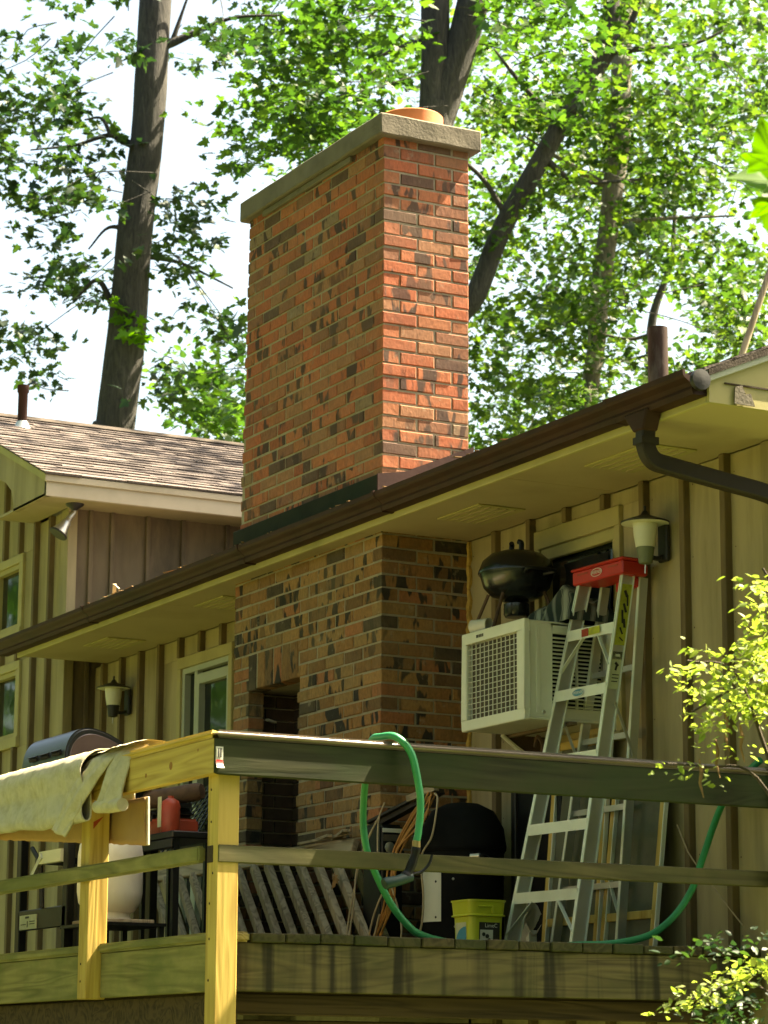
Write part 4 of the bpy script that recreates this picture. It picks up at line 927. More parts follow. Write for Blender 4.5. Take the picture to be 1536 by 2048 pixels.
BOX(.05, .24, -.12, .0, DZ, .585).build('cabinet', 'black', sp, bevel=.012)
BOX(.242, .247, -.115, -.01, .545, .565).build('silver_strip', 'white', sp, bevel=.002)
MB().lathe([(.026, 0), (.026, .004), (.018, .007), (0, .008)], (.241, -.075, .475), 20, (1, 0, 0)).build('round_badge', 'chrome', sp, smooth=True)
BOX(.241, .244, -.11, -.012, .505, .535).build('dark_strip', 'coil', sp)
ck = thing('folded_tools', 'bundle of dark folded tools laid across the barrel and box', 'tools', (.35, -.02, .62))
MB().bar((.02, -.10, .56), (.55, .03, .72), .05, .025).bar((.10, -.12, .60), (.50, -.02, .715), .03, .012).build('tool_shaft', 'iron', ck)
MB().bar((.40, -.06, .69), (.56, .0, .735), .035, .03).build('wooden_grip', 'grey_x', ck)
def cords():
    r_ = random.Random(3)
    m = MB(); top = Vector((.60, -.04, .70))
    for i in range(6):
        j = lambda s=.02: r_.uniform(-s, s)
        m.tube(spline([top + Vector((j(), j(), j(.01))), (.50 + .02 * i + j(.01), -.09, .62 - .01 * i), (.40 + .014 * i + j(.01), -.15 + j(.01), .42 + j()), (.36 + .02 * i + j(), -.17 + j(.01), .20 + j()), (.24 + .02 * i + j(.03), -.18, .03 + .02 * abs(j(.9)))], 8), .0048, 6)
    tag(m.build('extension_cord', 'cord', None, smooth=True), 'bundle of orange extension cord hanging down the front of the black barrel', 'cord')
    m = MB()
    for pts in ([(.62, -.04, .70), (.68, -.06, .66), (.665, -.08, .50), (.60, -.10, .40), (.62, -.1, .20), (.60, -.11, .05), (.50, -.13, DZ + .005)],
                [(.30, -.135, .68), (.27, -.15, .60), (.28, -.16, .45), (.30, -.16, .36)],
                [(.25, -.135, .62), (.12, -.15, .48), (.05, -.16, .30), (.0, -.17, .12), (.02, -.18, .0), (.15, -.2, DZ + .015), (.28, -.19, .02), (.36, -.19, .15)],
                [(.22, -.135, .60), (.08, -.16, .40), (.06, -.17, .22), (.04, -.18, .06), (.12, -.19, DZ + .01), (.24, -.2, .0), (.33, -.2, .16), (.40, -.17, .30)],
                [(.42, -.17, .30), (.48, -.16, .18), (.52, -.16, .06), (.48, -.17, DZ + .01)]):
        m.tube(spline(pts, 8), .0045, 6)
    tag(m.build('loose_cord', 'cord_pale', None, smooth=True), 'loose pale brown cord looping from the barrel lid to the deck', 'cord')
cords()
def hose():
    h = thing('garden_hose', 'bright green garden hose looped over the dark rail', 'hose', (2.3, -1.2, DZ))
    a = spline([(1.60, .05, DZ + .0145), (1.72, -.35, DZ + .0145), (1.95, -.72, DZ + .0145), (2.22, -.98, -.05), (2.29, -1.09, -.02), (2.30, -1.19, .09), (2.30, -1.255, .20), (2.30, -1.292, .32), (2.31, -1.302, .44), (2.36, -1.31, .58), (2.42, -1.325, .676), (2.49, -1.318, .686), (2.545, -1.285, .680), (2.572, -1.235, .62), (2.585, -1.205, .50), (2.585, -1.195, .40), (2.578, -1.203, .325), (2.575, -1.212, .285)], 9)
    wob = lambda P: [p + Vector((mnoise.noise(p * 7), mnoise.noise(p * 7 + Vector((3, 1, 0))), 0)) * .006 for p in P]
    a = wob(a)
    MB().tube(a, [.0143 + .0008 * mnoise.noise(p * 15) for p in a], 12).build('hose_pipe', 'hose', h, smooth=True)
    b = spline([(2.50, .455, .70), (2.42, .445, .655), (2.34, .42, .58), (2.30, .40, .528), (2.29, .325, .36), (2.29, .225, .145), (2.28, .08, .0), (2.20, -.06, DZ + .02), (2.0, -.16, DZ + .0145), (1.80, -.10, DZ + .0145), (1.60, .05, DZ + .0145)], 9)
    b = wob(b)
    MB().tube(b, .0145, 12).build('hose_pipe', 'hose', h, smooth=True)
    MB().lathe([(.013, 0), (.016, .003), (.016, .028), (.013, .03)], (2.575, -1.212, .258), 12, (0, 0, 1)).build('coupling', 'brass', h, smooth=True)
    nz = MB(); nz.tube(spline([(2.575, -1.212, .262), (2.57, -1.218, .225), (2.562, -1.235, .175), (2.56, -1.25, .15)], 4), [.017, .019, .018, .016, .016, .017, .019, .018, .017, .018, .019, .022, .022], 10)
    nz = nz.build('nozzle_grip', 'black', h, smooth=True)
    MB().tube([(2.56, -1.225, .150), (2.562, -1.25, .145), (2.565, -1.29, .132), (2.566, -1.335, .122), (2.566, -1.345, .118)], [.018, .021, .020, .023, .021], 12).build('nozzle_barrel', 'nozzle', nz, smooth=True)
    MB().tube(spline([(2.565, -1.225, .16), (2.568, -1.185, .17), (2.572, -1.155, .20), (2.575, -1.143, .235)], 4), .006, 8).build('trigger', 'black', nz, smooth=True)
hose()

# ================================================================== left part of the deck
def rug():
    R_ = thing('draped_rug', 'sunlit tan rug folded over the left deck rail', 'rug', (.6, -2.0, .66))
    prof = [(-1.87, .50), (-1.875, .60), (-1.885, .67), (-1.925, .696), (-1.985, .710), (-2.045, .703), (-2.088, .672), (-2.108, .625), (-2.10, .575), (-2.096, .54), (-2.110, .485), (-2.115, .45), (-2.105, .425), (-2.085, .418), (-2.068, .432), (-2.062, .46), (-2.060, .52), (-2.060, .58)]
    pr = spline([(0, a, b) for a, b in prof], 4); n = len(pr) - 1
    def fn(u, v):
        x = -2.2 + 3.60 * u; p = pr[round(v * n)]; k = v * n / 4
        fold = (abs(math.sin(x * 9 + 1.7 * math.sin(x * 5) + p.z * 6)) ** 3 - .4) * .018 + (abs(math.sin(x * 23 + p.z * 9 + 2 * math.sin(x * 3))) ** 4 - .3) * .009
        wr = fold * max(0, min(1, (k - 5) / 3)) * (1 if k < 13 else .5) + .004 * mnoise.noise(Vector((x * 14, p.y * 14, p.z * 14)))
        sag = (.012 * math.sin(x * 4) + .010 * mnoise.noise(Vector((x * 5, 0, 0)))) * max(0, min(1, (k - 7) / 4))
        end = max(0, (x - 1.25) / .15)
        return (x + .05 * end * max(0, (.69 - p.z) / .3) * 0, p.y - wr - .004, p.z + sag + .004 * mnoise.noise(Vector((x * 22, p.y * 20, 3))) * (k < 8))
    o = MB().grid(fn, 190, n).build('rug_body', 'rug', R_, smooth=True, fix=False)
    sm = o.modifiers.new('thick', 'SOLIDIFY'); sm.thickness = .005; sm.offset = 1
    # turned-over end: a slanting flap and a rolled corner
    def flap(top0, top1, bot0, bot1, bulge, name, nz):
        def g(u, v):
            a = Vector(top0).lerp(Vector(top1), u); b = Vector(bot0).lerp(Vector(bot1), u); p = a.lerp(b, v)
            p.y -= bulge * math.sin(math.pi * min(1, v * 1.1)) + .018 * math.sin(math.pi * u) + .004 * math.sin(u * 15 + v * 6)
            over = max(0, .18 - v) / .18; p.y += over * .05; p.z += .006 * mnoise.noise(Vector((u * 6, v * 9, nz))) - over * over * .004
            return p
        f_ = MB().grid(g, 22, 34).build(name, 'rug', R_, smooth=True, fix=False); s_ = f_.modifiers.new('thick', 'SOLIDIFY'); s_.thickness = .007; s_.offset = -1
    flap((1.40, -2.03, .712), (1.665, -2.03, .706), (1.10, -2.11, .40), (1.26, -2.115, .355), .022, 'rug_flap', 1)
    flap((1.60, -2.02, .706), (1.735, -2.01, .695), (1.50, -2.085, .465), (1.735, -2.075, .452), .012, 'rug_corner', 7)
    MB().grid(lambda u, v: (.95 + .80 * u, -2.07 + .19 * v, .682 + .030 * math.sin(2.5 * v) + .006 * mnoise.noise(Vector((u * 9, v * 4, 1))) + .004 * math.sin(u * 9)), 40, 8).build('rug_top', 'rug', R_, smooth=True)
    MB().tube([(1.50, -2.08, .46), (1.62, -2.075, .455), (1.735, -2.07, .450)], [.026, .03, .026], 12).build('rolled_corner', 'rug', R_, smooth=True)
rug()
def card():
    m = MB()
    def fn(u, v): 
        x = -.1 + 1.665 * u; zt = .505; zb = .455 - .145 * u + .006 * mnoise.noise(Vector((x * 18, 0, 0)))
        return (x + .01 * (v - .5), -1.895 - .012 * math.sin(3 * v) + .01 * u, zt + (zb - zt) * v)
    t = thing('cardboard_sheet', 'torn brown cardboard sheet hanging inside the left rail under the rug', 'cardboard', (.8, -1.9, .31))
    o = m.grid(fn, 60, 8).build('sheet', 'card', t, smooth=True, fix=False); s_ = o.modifiers.new('thick', 'SOLIDIFY'); s_.thickness = .008
    BAR((1.566, -1.890, .505), (1.572, -1.888, .31), .012, .010).build('cut_edge', 'card_edge', t, bevel=.002)
card()
# gas grill
gg = thing('gas_grill', 'gas grill with a dark slotted lid standing behind the rug', 'grill', (-.9, -1.2, DZ))
lp = spline([(0, -1.40, .78), (0, -1.405, .90), (0, -1.39, .985), (0, -1.35, 1.04), (0, -1.28, 1.062), (0, -1.18, 1.04), (0, -1.08, .985), (0, -.98, .90), (0, -.93, .78)], 4)
MB().prism([(p.y, p.z) for p in lp], 'x', -1.20, -.60).build('lid', 'lid', gg, bevel=.012, smooth=True)
cy_, cz_ = -1.17, .9
lid_end = MB().prism([(cy_ + (p.y - cy_) * .93, cz_ - .02 + (p.z - cz_) * .93) for p in lp], 'x', -.60, -.592).build('lid_end', paint('lid_end_reflect_brown', (.14, .09, .085), .2, 6, .3, spec=.6), gg, bevel=.004)  # reddish reflection on this end is put into its colour
for r_ in (0, 1):
    for c_ in range(3): x = -1.07 + c_ * .155; z = .935 - r_ * .058; MB().prism([(-1.4095, z - .008), (-1.4155, z + .002), (-1.409, z + .010), (-1.400, z)], 'x', x, x + .10).build('vent_slot', 'hole', gg); MB().prism([(-1.404, z + .008), (-1.424, z + .012), (-1.404, z + .020)], 'x', x - .004, x + .104).build('vent_hood', 'lid', gg)
BOX(-1.18, -.62, -1.38, -.95, .66, .778).build('firebox', 'black', gg, bevel=.01)
for x, yy in ((-1.20, -1.38), (-.57, -1.38), (-1.20, -.95), (-.57, -.95)): BOX(x - .03, x + .03, yy - .02, yy + .02, DZ, .66).build('leg', 'black', gg, bevel=.004)
BOX(-1.19, -.55, -1.40, -1.38, .10, .20).build('rear_panel', 'black', gg, bevel=.004)
lbp = BOX(-1.15, -.92, -1.405, -1.4005, .105, .175).build('rating_label', 'paper', gg); 
MB().box(-1.07, -1.02, -1.4065, -1.4055, .158, .168).box(-1.045, -1.035, -1.4065, -1.4055, .115, .145).box(-1.13, -1.06, -1.4065, -1.4055, .128, .132).box(-1.01, -.94, -1.4065, -1.4055, .128, .132).box(-1.01, -.94, -1.4065, -1.4055, .140, .144).build('worn_print', 'label_dark', lbp)
MB().box(-1.0, -.85, -1.39, -1.05, .42, .45).build('lower_shelf', 'black', gg); MB().tube([(-1.02, -1.40, .50), (-.90, -1.40, .42), (-.86, -1.40, .20)], .012, 8).build('gas_pipe', 'iron', gg)
MB().bar((-.86, -1.41, .44), (-.60, -1.40, .44), .03, .06).build('burner_box', 'cream', gg); BAR((-1.0, -1.40, .36), (-.82, -1.42, .45), .02, .03).build('control_arm', 'chrome', gg)
# propane tank on a low stand
st_ = thing('low_stand', 'low dark metal stand carrying the white gas tank', 'stand', (-.32, -1.25, DZ))
MB().box(-.56, -.08, -1.42, -1.08, .085, .10).build('stand_top', 'black', st_); 
for x in (-.54, -.10):
    for yy in (-1.40, -1.10): BOX(x - .012, x + .012, yy - .012, yy + .012, DZ, .085).build('leg', 'black', st_)
BOX(-.46, -.13, -1.40, -1.12, .1005, .118).build('wood_block', 'grey_x', st_, bevel=.003)
pt = thing('propane_tank', 'white propane tank standing behind the second yellow post', 'gas tank', (-.32, -1.27, .118))
T = (-.32, -1.27, 0)
MB().lathe([(.0, .14), (.06, .141), (.115, .158), (.147, .20), (.155, .25), (.155, .42), (.147, .47), (.115, .515), (.06, .535), (0, .537)], T, 40).build('tank_body', 'tank', pt, smooth=True)
MB().lathe([(.105, .118), (.102, .118), (.098, .165), (.103, .165)], T, 32).build('foot_ring', 'tank', pt, smooth=True)
MB().lathe([(.085, .525), (.09, .60), (.087, .60), (.082, .525)], T, 32).build('collar', 'tank', pt, smooth=True)
MB().lathe([(.02, .53), (.02, .58), (.03, .585), (.03, .60), (0, .60)], T, 14).build('valve', 'brass', pt, smooth=True)
# black side table with the red things
tb = thing('side_table', 'black side table holding red cans behind the left rail', 'table', (-.35, -.8, DZ))
BOX(-.98, -.08, -1.06, -.80, .50, .535).build('table_top', 'black', tb, bevel=.006)
BOX(-.98, -.08, -1.065, -1.05, .455, .499).build('apron', 'black', tb, bevel=.004)
for x in (-.95, -.11):
    for yy in (-1.03, -.83): BOX(x - .015, x + .015, yy - .015, yy + .015, DZ, .50).build('leg', 'black', tb)
rc = thing('red_toolbox', 'low red box with a black lid on the side table', 'toolbox', (-.60, -.88, .535))
BOX(-.82, -.40, -.98, -.78, .535, .625).build('box_body', 'red_dark', rc, bevel=.012); BOX(-.80, -.42, -.97, -.79, .626, .675).build('lid', 'black', rc, bevel=.02)
MB().tube(spline([(-.66, -.985, .60), (-.66, -1.0, .64), (-.55, -1.0, .64), (-.55, -.985, .60)], 4), .008, 6).build('handle', 'black', rc)
xc = thing('red_can', 'upright red can with a long pale label on the side table', 'can', (-.36, -.95, .535))
MB().lathe([(.045, .535), (.047, .54), (.047, .68), (.04, .70), (.015, .715), (.015, .725), (0, .726)], (-.36, -.95, 0), 20).build('can_body', 'red_dark', xc, smooth=True)
BOX(-.40, -.362, -1.0, -.9965, .575, .72).build('long_label', 'paper', xc)
gr = thing('grey_canister', 'grey brown canister lying above the red box', 'canister', (-.55, -.85, .70))
MB().lathe([(0, -.16), (.035, -.16), (.045, -.15), (.045, .12), (.035, .15), (0, .155)], (-.52, -.86, .745), 18, (.75, .62, .12)).build('canister_body', 'rust', gr, smooth=True)
BOX(-.60, -.40, -.90, -.82, .676, .70).build('cradle', 'black', gr)
gh = thing('gas_hose', 'short rubber gas hose with a shiny brass end hanging by the cardboard', 'hose', (-.72, -1.0, .62))
MB().tube(spline([(-.70, -.98, .735), (-.695, -.985, .66), (-.70, -.99, .61), (-.76, -1.0, .57), (-.80, -1.0, .545)], 5), .009, 8).build('hose_pipe', 'rust', gh, smooth=True)
MB().lathe([(.012, 0), (.018, .005), (.018, .03), (.014, .034), (.014, .06), (.02, .062), (.02, .08), (0, .082)], (-.70, -.98, .725), 12).build('hose_end', 'brass', gh, smooth=True)
wk = thing('wire_shelf', 'black wire shelf standing behind the red can', 'shelf', (-.92, -.6, DZ))
m = MB()
for i in range(7): m.bar((-1.15 + .075 * i, -.66, .50 + .012 * i), (-1.15 + .075 * i, -.46, .82 + .015 * i), .007, .007)
for t in range(11): m.bar((-1.18, -.66 + .02 * t, .50 + .033 * t), (-.66, -.66 + .02 * t, .57 + .034 * t), .007, .007)
m.build('wire_rack', 'black', wk)
BOX(-1.15, -.68, -.62, -.48, .50, .64).build('shelf_box', 'black', wk, bevel=.01)
for x in (-1.14, -.69): BOX(x - .012, x + .012, -.62, -.596, DZ, .60).build('upright', 'black', wk)

# fallen length of old railing leaning on the chimney
rp_ = thing('old_railing', 'weathered grey railing with slanted slats leaning against the chimney foot', 'railing', (-1.2, -.2, DZ))
def rail_pt(x, z, off=0): t = (z - DZ) / (.52 - DZ); return Vector((x, -.15 + .08 * t + off, z))
BAR(rail_pt(-2.85, .505), rail_pt(-.12, .505), .035, .065, up=(0, .3, 1)).build('top_rail', 'grey_x', rp_, bevel=.004)
BAR(rail_pt(-2.3, -.04), rail_pt(.45, -.04), .035, .06, up=(0, .3, 1)).build('bottom_rail', 'grey_x', rp_, bevel=.004)
for i in range(14):
    x = -2.72 + .185 * i + random.uniform(-.02, .02); sl = .56 + random.uniform(-.02, .02)
    BAR(rail_pt(x, .475, -.02), rail_pt(x + sl, -.035, -.02), .058, .035, up=(0, 1, .3)).build('slat', 'grey_z', rp_, bevel=.003)
    BAR(rail_pt(x + .085, .465, .035), rail_pt(x + sl + .08, -.03, .035), .075, .02, up=(0, 1, .3)).build('back_slat', 'old_z', rp_, bevel=.003)
dl = MB()
def leafshape(c, s, a, mat='leaf_dead'):
    vs = []; n_ = len(MAPLE)
    for x, yy, z in MAPLE: vs.append((c[0] + s * (x * math.cos(a) - yy * math.sin(a)), c[1] - .01 + s * z * 2, c[2] + s * (x * math.sin(a) + yy * math.cos(a))))
    m = MB(); m.add([(c[0], c[1] - .015, c[2])] + vs, [(0, k, k % n_ + 1) for k in range(1, n_ + 1)]); return m.build('dry_leaf', mat, None, fix=False)
tag(leafshape((-.12, -.17, .36), .075, 2.7), 'dry brown maple leaf caught on the leaning old railing', 'leaf')
ds_ = thing('wood_scraps', 'pale splintered wood scraps lying on top of the leaning railing', 'wood scraps', (-.35, -.08, .53))
for p, q, w_ in (((-.75, -.10, .535), (-.28, -.05, .545), .03), ((-.62, -.13, .55), (-.20, -.06, .575), .022), ((-.40, -.04, .56), (-.16, -.10, .585), .04), ((-.5, -.08, .565), (-.3, -.12, .57), .03)): BAR(p, q, w_, .012).build('splinter', 'grey_x', ds_)
jk = thing('litter_heap', 'small heap of coloured paper litter by the old railing', 'litter', (.20, -.3, DZ))
for i in range(16):
    c = Vector((.16 + random.uniform(-.16, .16), -.30 + random.uniform(-.07, .07), DZ + .01)); c.z += max(0, .11 - abs(c.x - .22) * .8) * random.uniform(.4, 1.1)
    m = MB(); s = random.uniform(.03, .07); a = random.uniform(0, 3)
    m.grid(lambda u, v: (c.x + s * ((u - .5) * math.cos(a) - (v - .5) * math.sin(a)), c.y + s * ((u - .5) * math.sin(a) + (v - .5) * math.cos(a)), c.z + .02 * mnoise.noise(Vector((u * 3 + i, v * 3, i)))), 4, 4)
    m.build('scrap', random.choice(['white', 'paper', 'card', 'blue', 'red_dark', 'leaf_dead', 'white']), jk, smooth=True)

# debris on the gutter, pole behind
sd_ = thing('maple_seed_sprig', 'sunlit yellow seed sprig lying on the gutter edge', 'leaf litter', (-3.05, -.19, 2.17))
for p, q, w_ in (((-3.25, -.20, 2.172), (-3.0, -.19, 2.185), .03), ((-3.0, -.19, 2.185), (-2.97, -.20, 2.24), .022), ((-3.45, -.19, 2.17), (-3.25, -.2, 2.176), .02), ((-2.97, -.2, 2.235), (-2.90, -.2, 2.20), .008)): BAR(p, q, w_, .006).build('seed_wing', 'card_edge', sd_)
lt = MB()
for i in range(90):
    x = random.uniform(-3.4, 1.6); a = random.uniform(0, 3); s = random.uniform(.015, .04); c = Vector((x, -.185 + random.uniform(-.03, .03), 2.168 + random.uniform(0, .012)))
    lt.bar(c - Vector((math.cos(a), math.sin(a), 0)) * s, c + Vector((math.cos(a), math.sin(a), random.uniform(-.3, .5))) * s, s * .5, .003)
tag(lt.build('gutter_litter', 'leaf_dead', None, kind='stuff'), 'dry leaf litter lying along the gutter', 'leaf litter')
tag(MB().tube([(-6.6, 6.4, GZ), (-6.41, 6.79, 5.26), (-6.2, 7.2, 6.6)], [.035, .03, .026], 10).build('wooden_pole', 'grey_z', None, smooth=True), 'bare pale pole leaning up behind the roof at the right', 'pole')

# ================================================================== trees
def blobs(flat): return np.array(flat, float).reshape(-1, 3)
LEFT=[float(c)/10 for c in """-188 55 122 -188 63 124 -199 45 128 -165 47 111 -181 49 125 -169 46 123 -190 48 120 -171 38 112 -162 45 118 -166 52 121 -167 55 114 -184 53 110 -188 46 105 -172 48 100 -169 40 107 -186 43 112 -177 40 104 -181 44 104 -188 47 111 -167 37 96 -163 43 98 -182 50 111 -172 38 109 -187 53 115 -173 48 100 -190 48 111 -192 46 108 -194 55 120 -186 44 111 -193 55 115 -174 44 108 -166 47 106 -164 51 93 -179 51 97 -180 54 109 -172 55 104 -163 45 92 -166 45 94 -181 55 100 -174 53 103 -174 43 96 -190 54 102 -175 56 101 -172 47 90 -175 46 93 -182 52 90 -163 48 85 -189 57 90 -186 56 89 -184 58 90 -170 50 84 -186 49 82 -186 48 80 -181 48 88 -180 45 81 -189 53 84 -178 69 122 -178 77 127 -182 79 124 -167 74 121 -185 70 121 -176 75 129 -166 68 117 -173 71 118 -157 65 122 -160 63 114 -153 63 112 -156 59 91 -161 58 92 -170 63 98 -173 66 93 -155 57 84 -167 64 95 -168 61 88 -159 56 88 -173 66 86 -165 68 80 -165 66 81 -175 62 83 -172 71 80 -156 55 69 -176 63 77 -193 53 79 -170 46 74""".split()]
CENTRE=[float(c)/10 for c in """-159 66 99 -167 79 105 -165 69 102 -191 83 125 -163 71 114 -183 77 112 -148 69 100 -192 81 129 -164 68 108 -177 79 114 -156 62 102 -153 66 109 -157 68 108 -138 62 99 -136 63 99 -167 76 114 -162 73 108 -156 73 110 -151 70 112 -180 84 127 -152 68 107 -143 65 96 -164 71 110 -170 72 119 -148 68 112 -171 79 109 -137 65 97 -170 79 119 -142 67 99 -146 60 96 -140 73 110 -137 72 116 -136 68 114 -178 93 121 -152 72 114 -181 95 127 -170 85 130 -162 77 114 -162 90 119 -147 72 110 -138 74 108 -173 84 125 -169 81 116 -140 65 104 -147 69 109 -147 81 113 -169 92 132 -186 87 135 -137 73 113 -172 97 121 -154 73 111 -167 81 123 -141 69 110 -173 95 121 -160 81 110 -171 89 121 -135 67 113 -182 88 136 -132 67 100 -165 84 112 -138 69 108 -155 73 120 -141 70 102 -142 69 113 -159 78 122 -155 72 106 -165 92 117 -139 71 100 -167 89 125 -141 76 116 -140 64 112 -152 76 105 -149 73 112 -139 75 105 -186 87 113 -185 93 115 -179 80 114 -164 79 109 -149 80 101 -184 84 116 -137 66 93 -156 73 105 -158 71 104 -137 64 97 -158 84 107 -139 66 96 -152 99 125 -164 117 123 -153 98 127 -142 96 112 -169 115 121 -167 108 125 -141 91 120 -168 105 118 -128 85 113 -147 95 123 -126 88 111 -132 94 118 -129 85 109 -162 107 126 -156 106 112 -144 102 113 -170 119 124 -135 96 107 -128 93 110 -139 88 117 -125 89 110 -123 89 104 -144 90 120 -152 109 110 -143 93 114 -154 101 129 -126 92 102 -159 108 128 -164 109 114 -173 108 130 -146 98 116 -149 105 108 -125 94 105 -124 90 107 -149 109 128 -143 97 106 -135 88 114 -161 109 125 -137 89 113 -163 118 117 -147 58 67 -141 57 64 -180 70 78 -182 76 78 -187 75 75 -160 64 67 -173 66 72 -158 60 69 -162 61 71 -161 64 68 -188 80 75 -168 69 70 -171 71 74 -154 62 68 -160 61 73 -178 72 72 -155 60 72 -180 74 86 -188 77 81 -179 73 80 -168 67 81""".split()]
RIGHT=[float(c)/10 for c in """-198 142 126 -151 104 101 -186 122 121 -179 130 98 -188 123 124 -170 116 99 -163 120 112 -201 128 112 -195 122 109 -183 117 122 -186 133 101 -179 119 111 -162 119 109 -160 111 89 -185 113 121 -160 111 110 -186 127 107 -174 123 120 -165 119 91 -196 140 112 -198 125 109 -161 109 113 -162 102 112 -190 130 125 -191 134 104 -199 138 104 -155 108 87 -165 103 114 -188 123 113 -170 120 118 -157 108 103 -186 127 115 -201 134 102 -193 119 104 -178 115 119 -201 130 109 -178 117 114 -179 125 101 -198 127 120 -173 117 119 -157 101 95 -178 115 119 -167 124 104 -166 122 117 -188 134 129 -165 109 116 -178 119 112 -207 126 127 -156 105 100 -189 121 98 -171 116 119 -179 127 112 -181 131 106 -196 120 128 -195 128 103 -199 144 122 -156 112 90 -199 140 120 -168 125 115 -168 108 104 -158 111 112 -171 115 118 -158 116 91 -206 125 107 -162 112 113 -149 111 87 -168 106 105 -189 133 117 -206 128 117 -155 110 111 -168 120 85 -201 136 90 -167 108 79 -157 110 74 -151 104 73 -173 127 86 -152 109 72 -170 117 92 -167 111 91 -199 134 88 -189 125 87 -197 147 83 -202 130 99 -194 119 89 -198 136 94 -196 127 89 -180 113 87 -173 121 90 -173 106 90 -168 106 72 -192 124 82 -186 120 80 -164 110 78 -176 114 76 -185 113 80 -199 120 100 -152 106 70 -187 130 96 -160 114 78 -151 110 85 -197 133 88 -181 131 96 -153 100 80 -194 140 91 -162 111 87 -163 106 71 -159 99 80 -185 124 84 -180 114 92 -178 128 87 -197 134 90 -171 119 80 -162 120 75 -173 108 87 -155 111 70 -152 113 81 -179 127 79 -175 107 73 -162 116 76 -156 106 81 -177 109 79 -196 123 80 -151 116 78 -152 104 82 -155 109 82 -200 136 82 -191 129 97 -159 99 77 -167 129 83 -204 131 91 -178 120 91 -178 135 89 -152 107 84 -160 143 127 -163 145 125 -158 124 115 -174 140 123 -182 136 141 -191 160 151 -151 115 126 -187 148 132 -151 116 113 -160 133 131 -153 115 113 -170 145 134 -185 153 137 -155 139 129 -160 142 136 -150 122 106 -178 148 125 -164 120 111 -160 141 121 -156 138 119 -176 149 132 -149 127 112 -183 147 149 -142 125 108 -148 124 119 -189 143 122 -179 137 122 -155 125 117 -178 138 145 -167 138 121 -181 144 139 -183 143 131 -146 120 112 -152 119 110 -186 137 148 -169 127 127 -166 144 129 -187 136 125 -172 143 121 -172 145 120 -199 144 127 -163 125 135 -151 115 121 -167 129 139 -164 129 118 -192 143 123 -161 137 133 -144 119 118 -178 143 124 -177 154 128 -179 155 122 -177 141 127 -161 142 120 -158 122 126 -150 129 113 -161 132 115 -165 124 121 -146 113 121 -151 116 120 -197 142 137 -186 159 143 -147 111 124 -186 137 131 -166 134 118 -165 146 125 -168 128 128 -154 136 130 -166 145 140 -176 134 125 -168 125 119 -151 120 93 -175 142 115 -141 128 92 -165 135 103 -169 128 107 -159 119 95 -160 126 108 -143 130 99 -179 140 113 -187 149 119 -167 132 99 -150 134 107 -187 144 115 -162 136 99 -166 133 110 -150 127 95 -145 119 90 -193 143 106 -179 133 115 -146 116 91 -160 130 107 -182 156 108 -162 124 100 -186 153 119 -192 150 106 -175 156 116 -194 145 114 -175 139 111 -166 134 100 -187 144 120 -166 140 109 -188 153 111 -189 155 119 -161 120 99 -154 127 107 -149 136 93 -149 122 105 -150 118 104 -184 162 107 -152 134 93 -149 115 99 -171 130 99 -191 139 114 -176 152 103 -158 140 100 -180 158 96 -156 136 86 -174 143 94 -154 136 84 -178 149 96 -149 122 80 -178 149 92 -172 145 91 -149 131 91 -145 126 85 -163 142 94 -156 134 86 -173 147 95 -165 138 94 -147 128 85 -151 129 87 -142 124 86 -162 135 94 -156 140 94 -140 125 83""".split()]
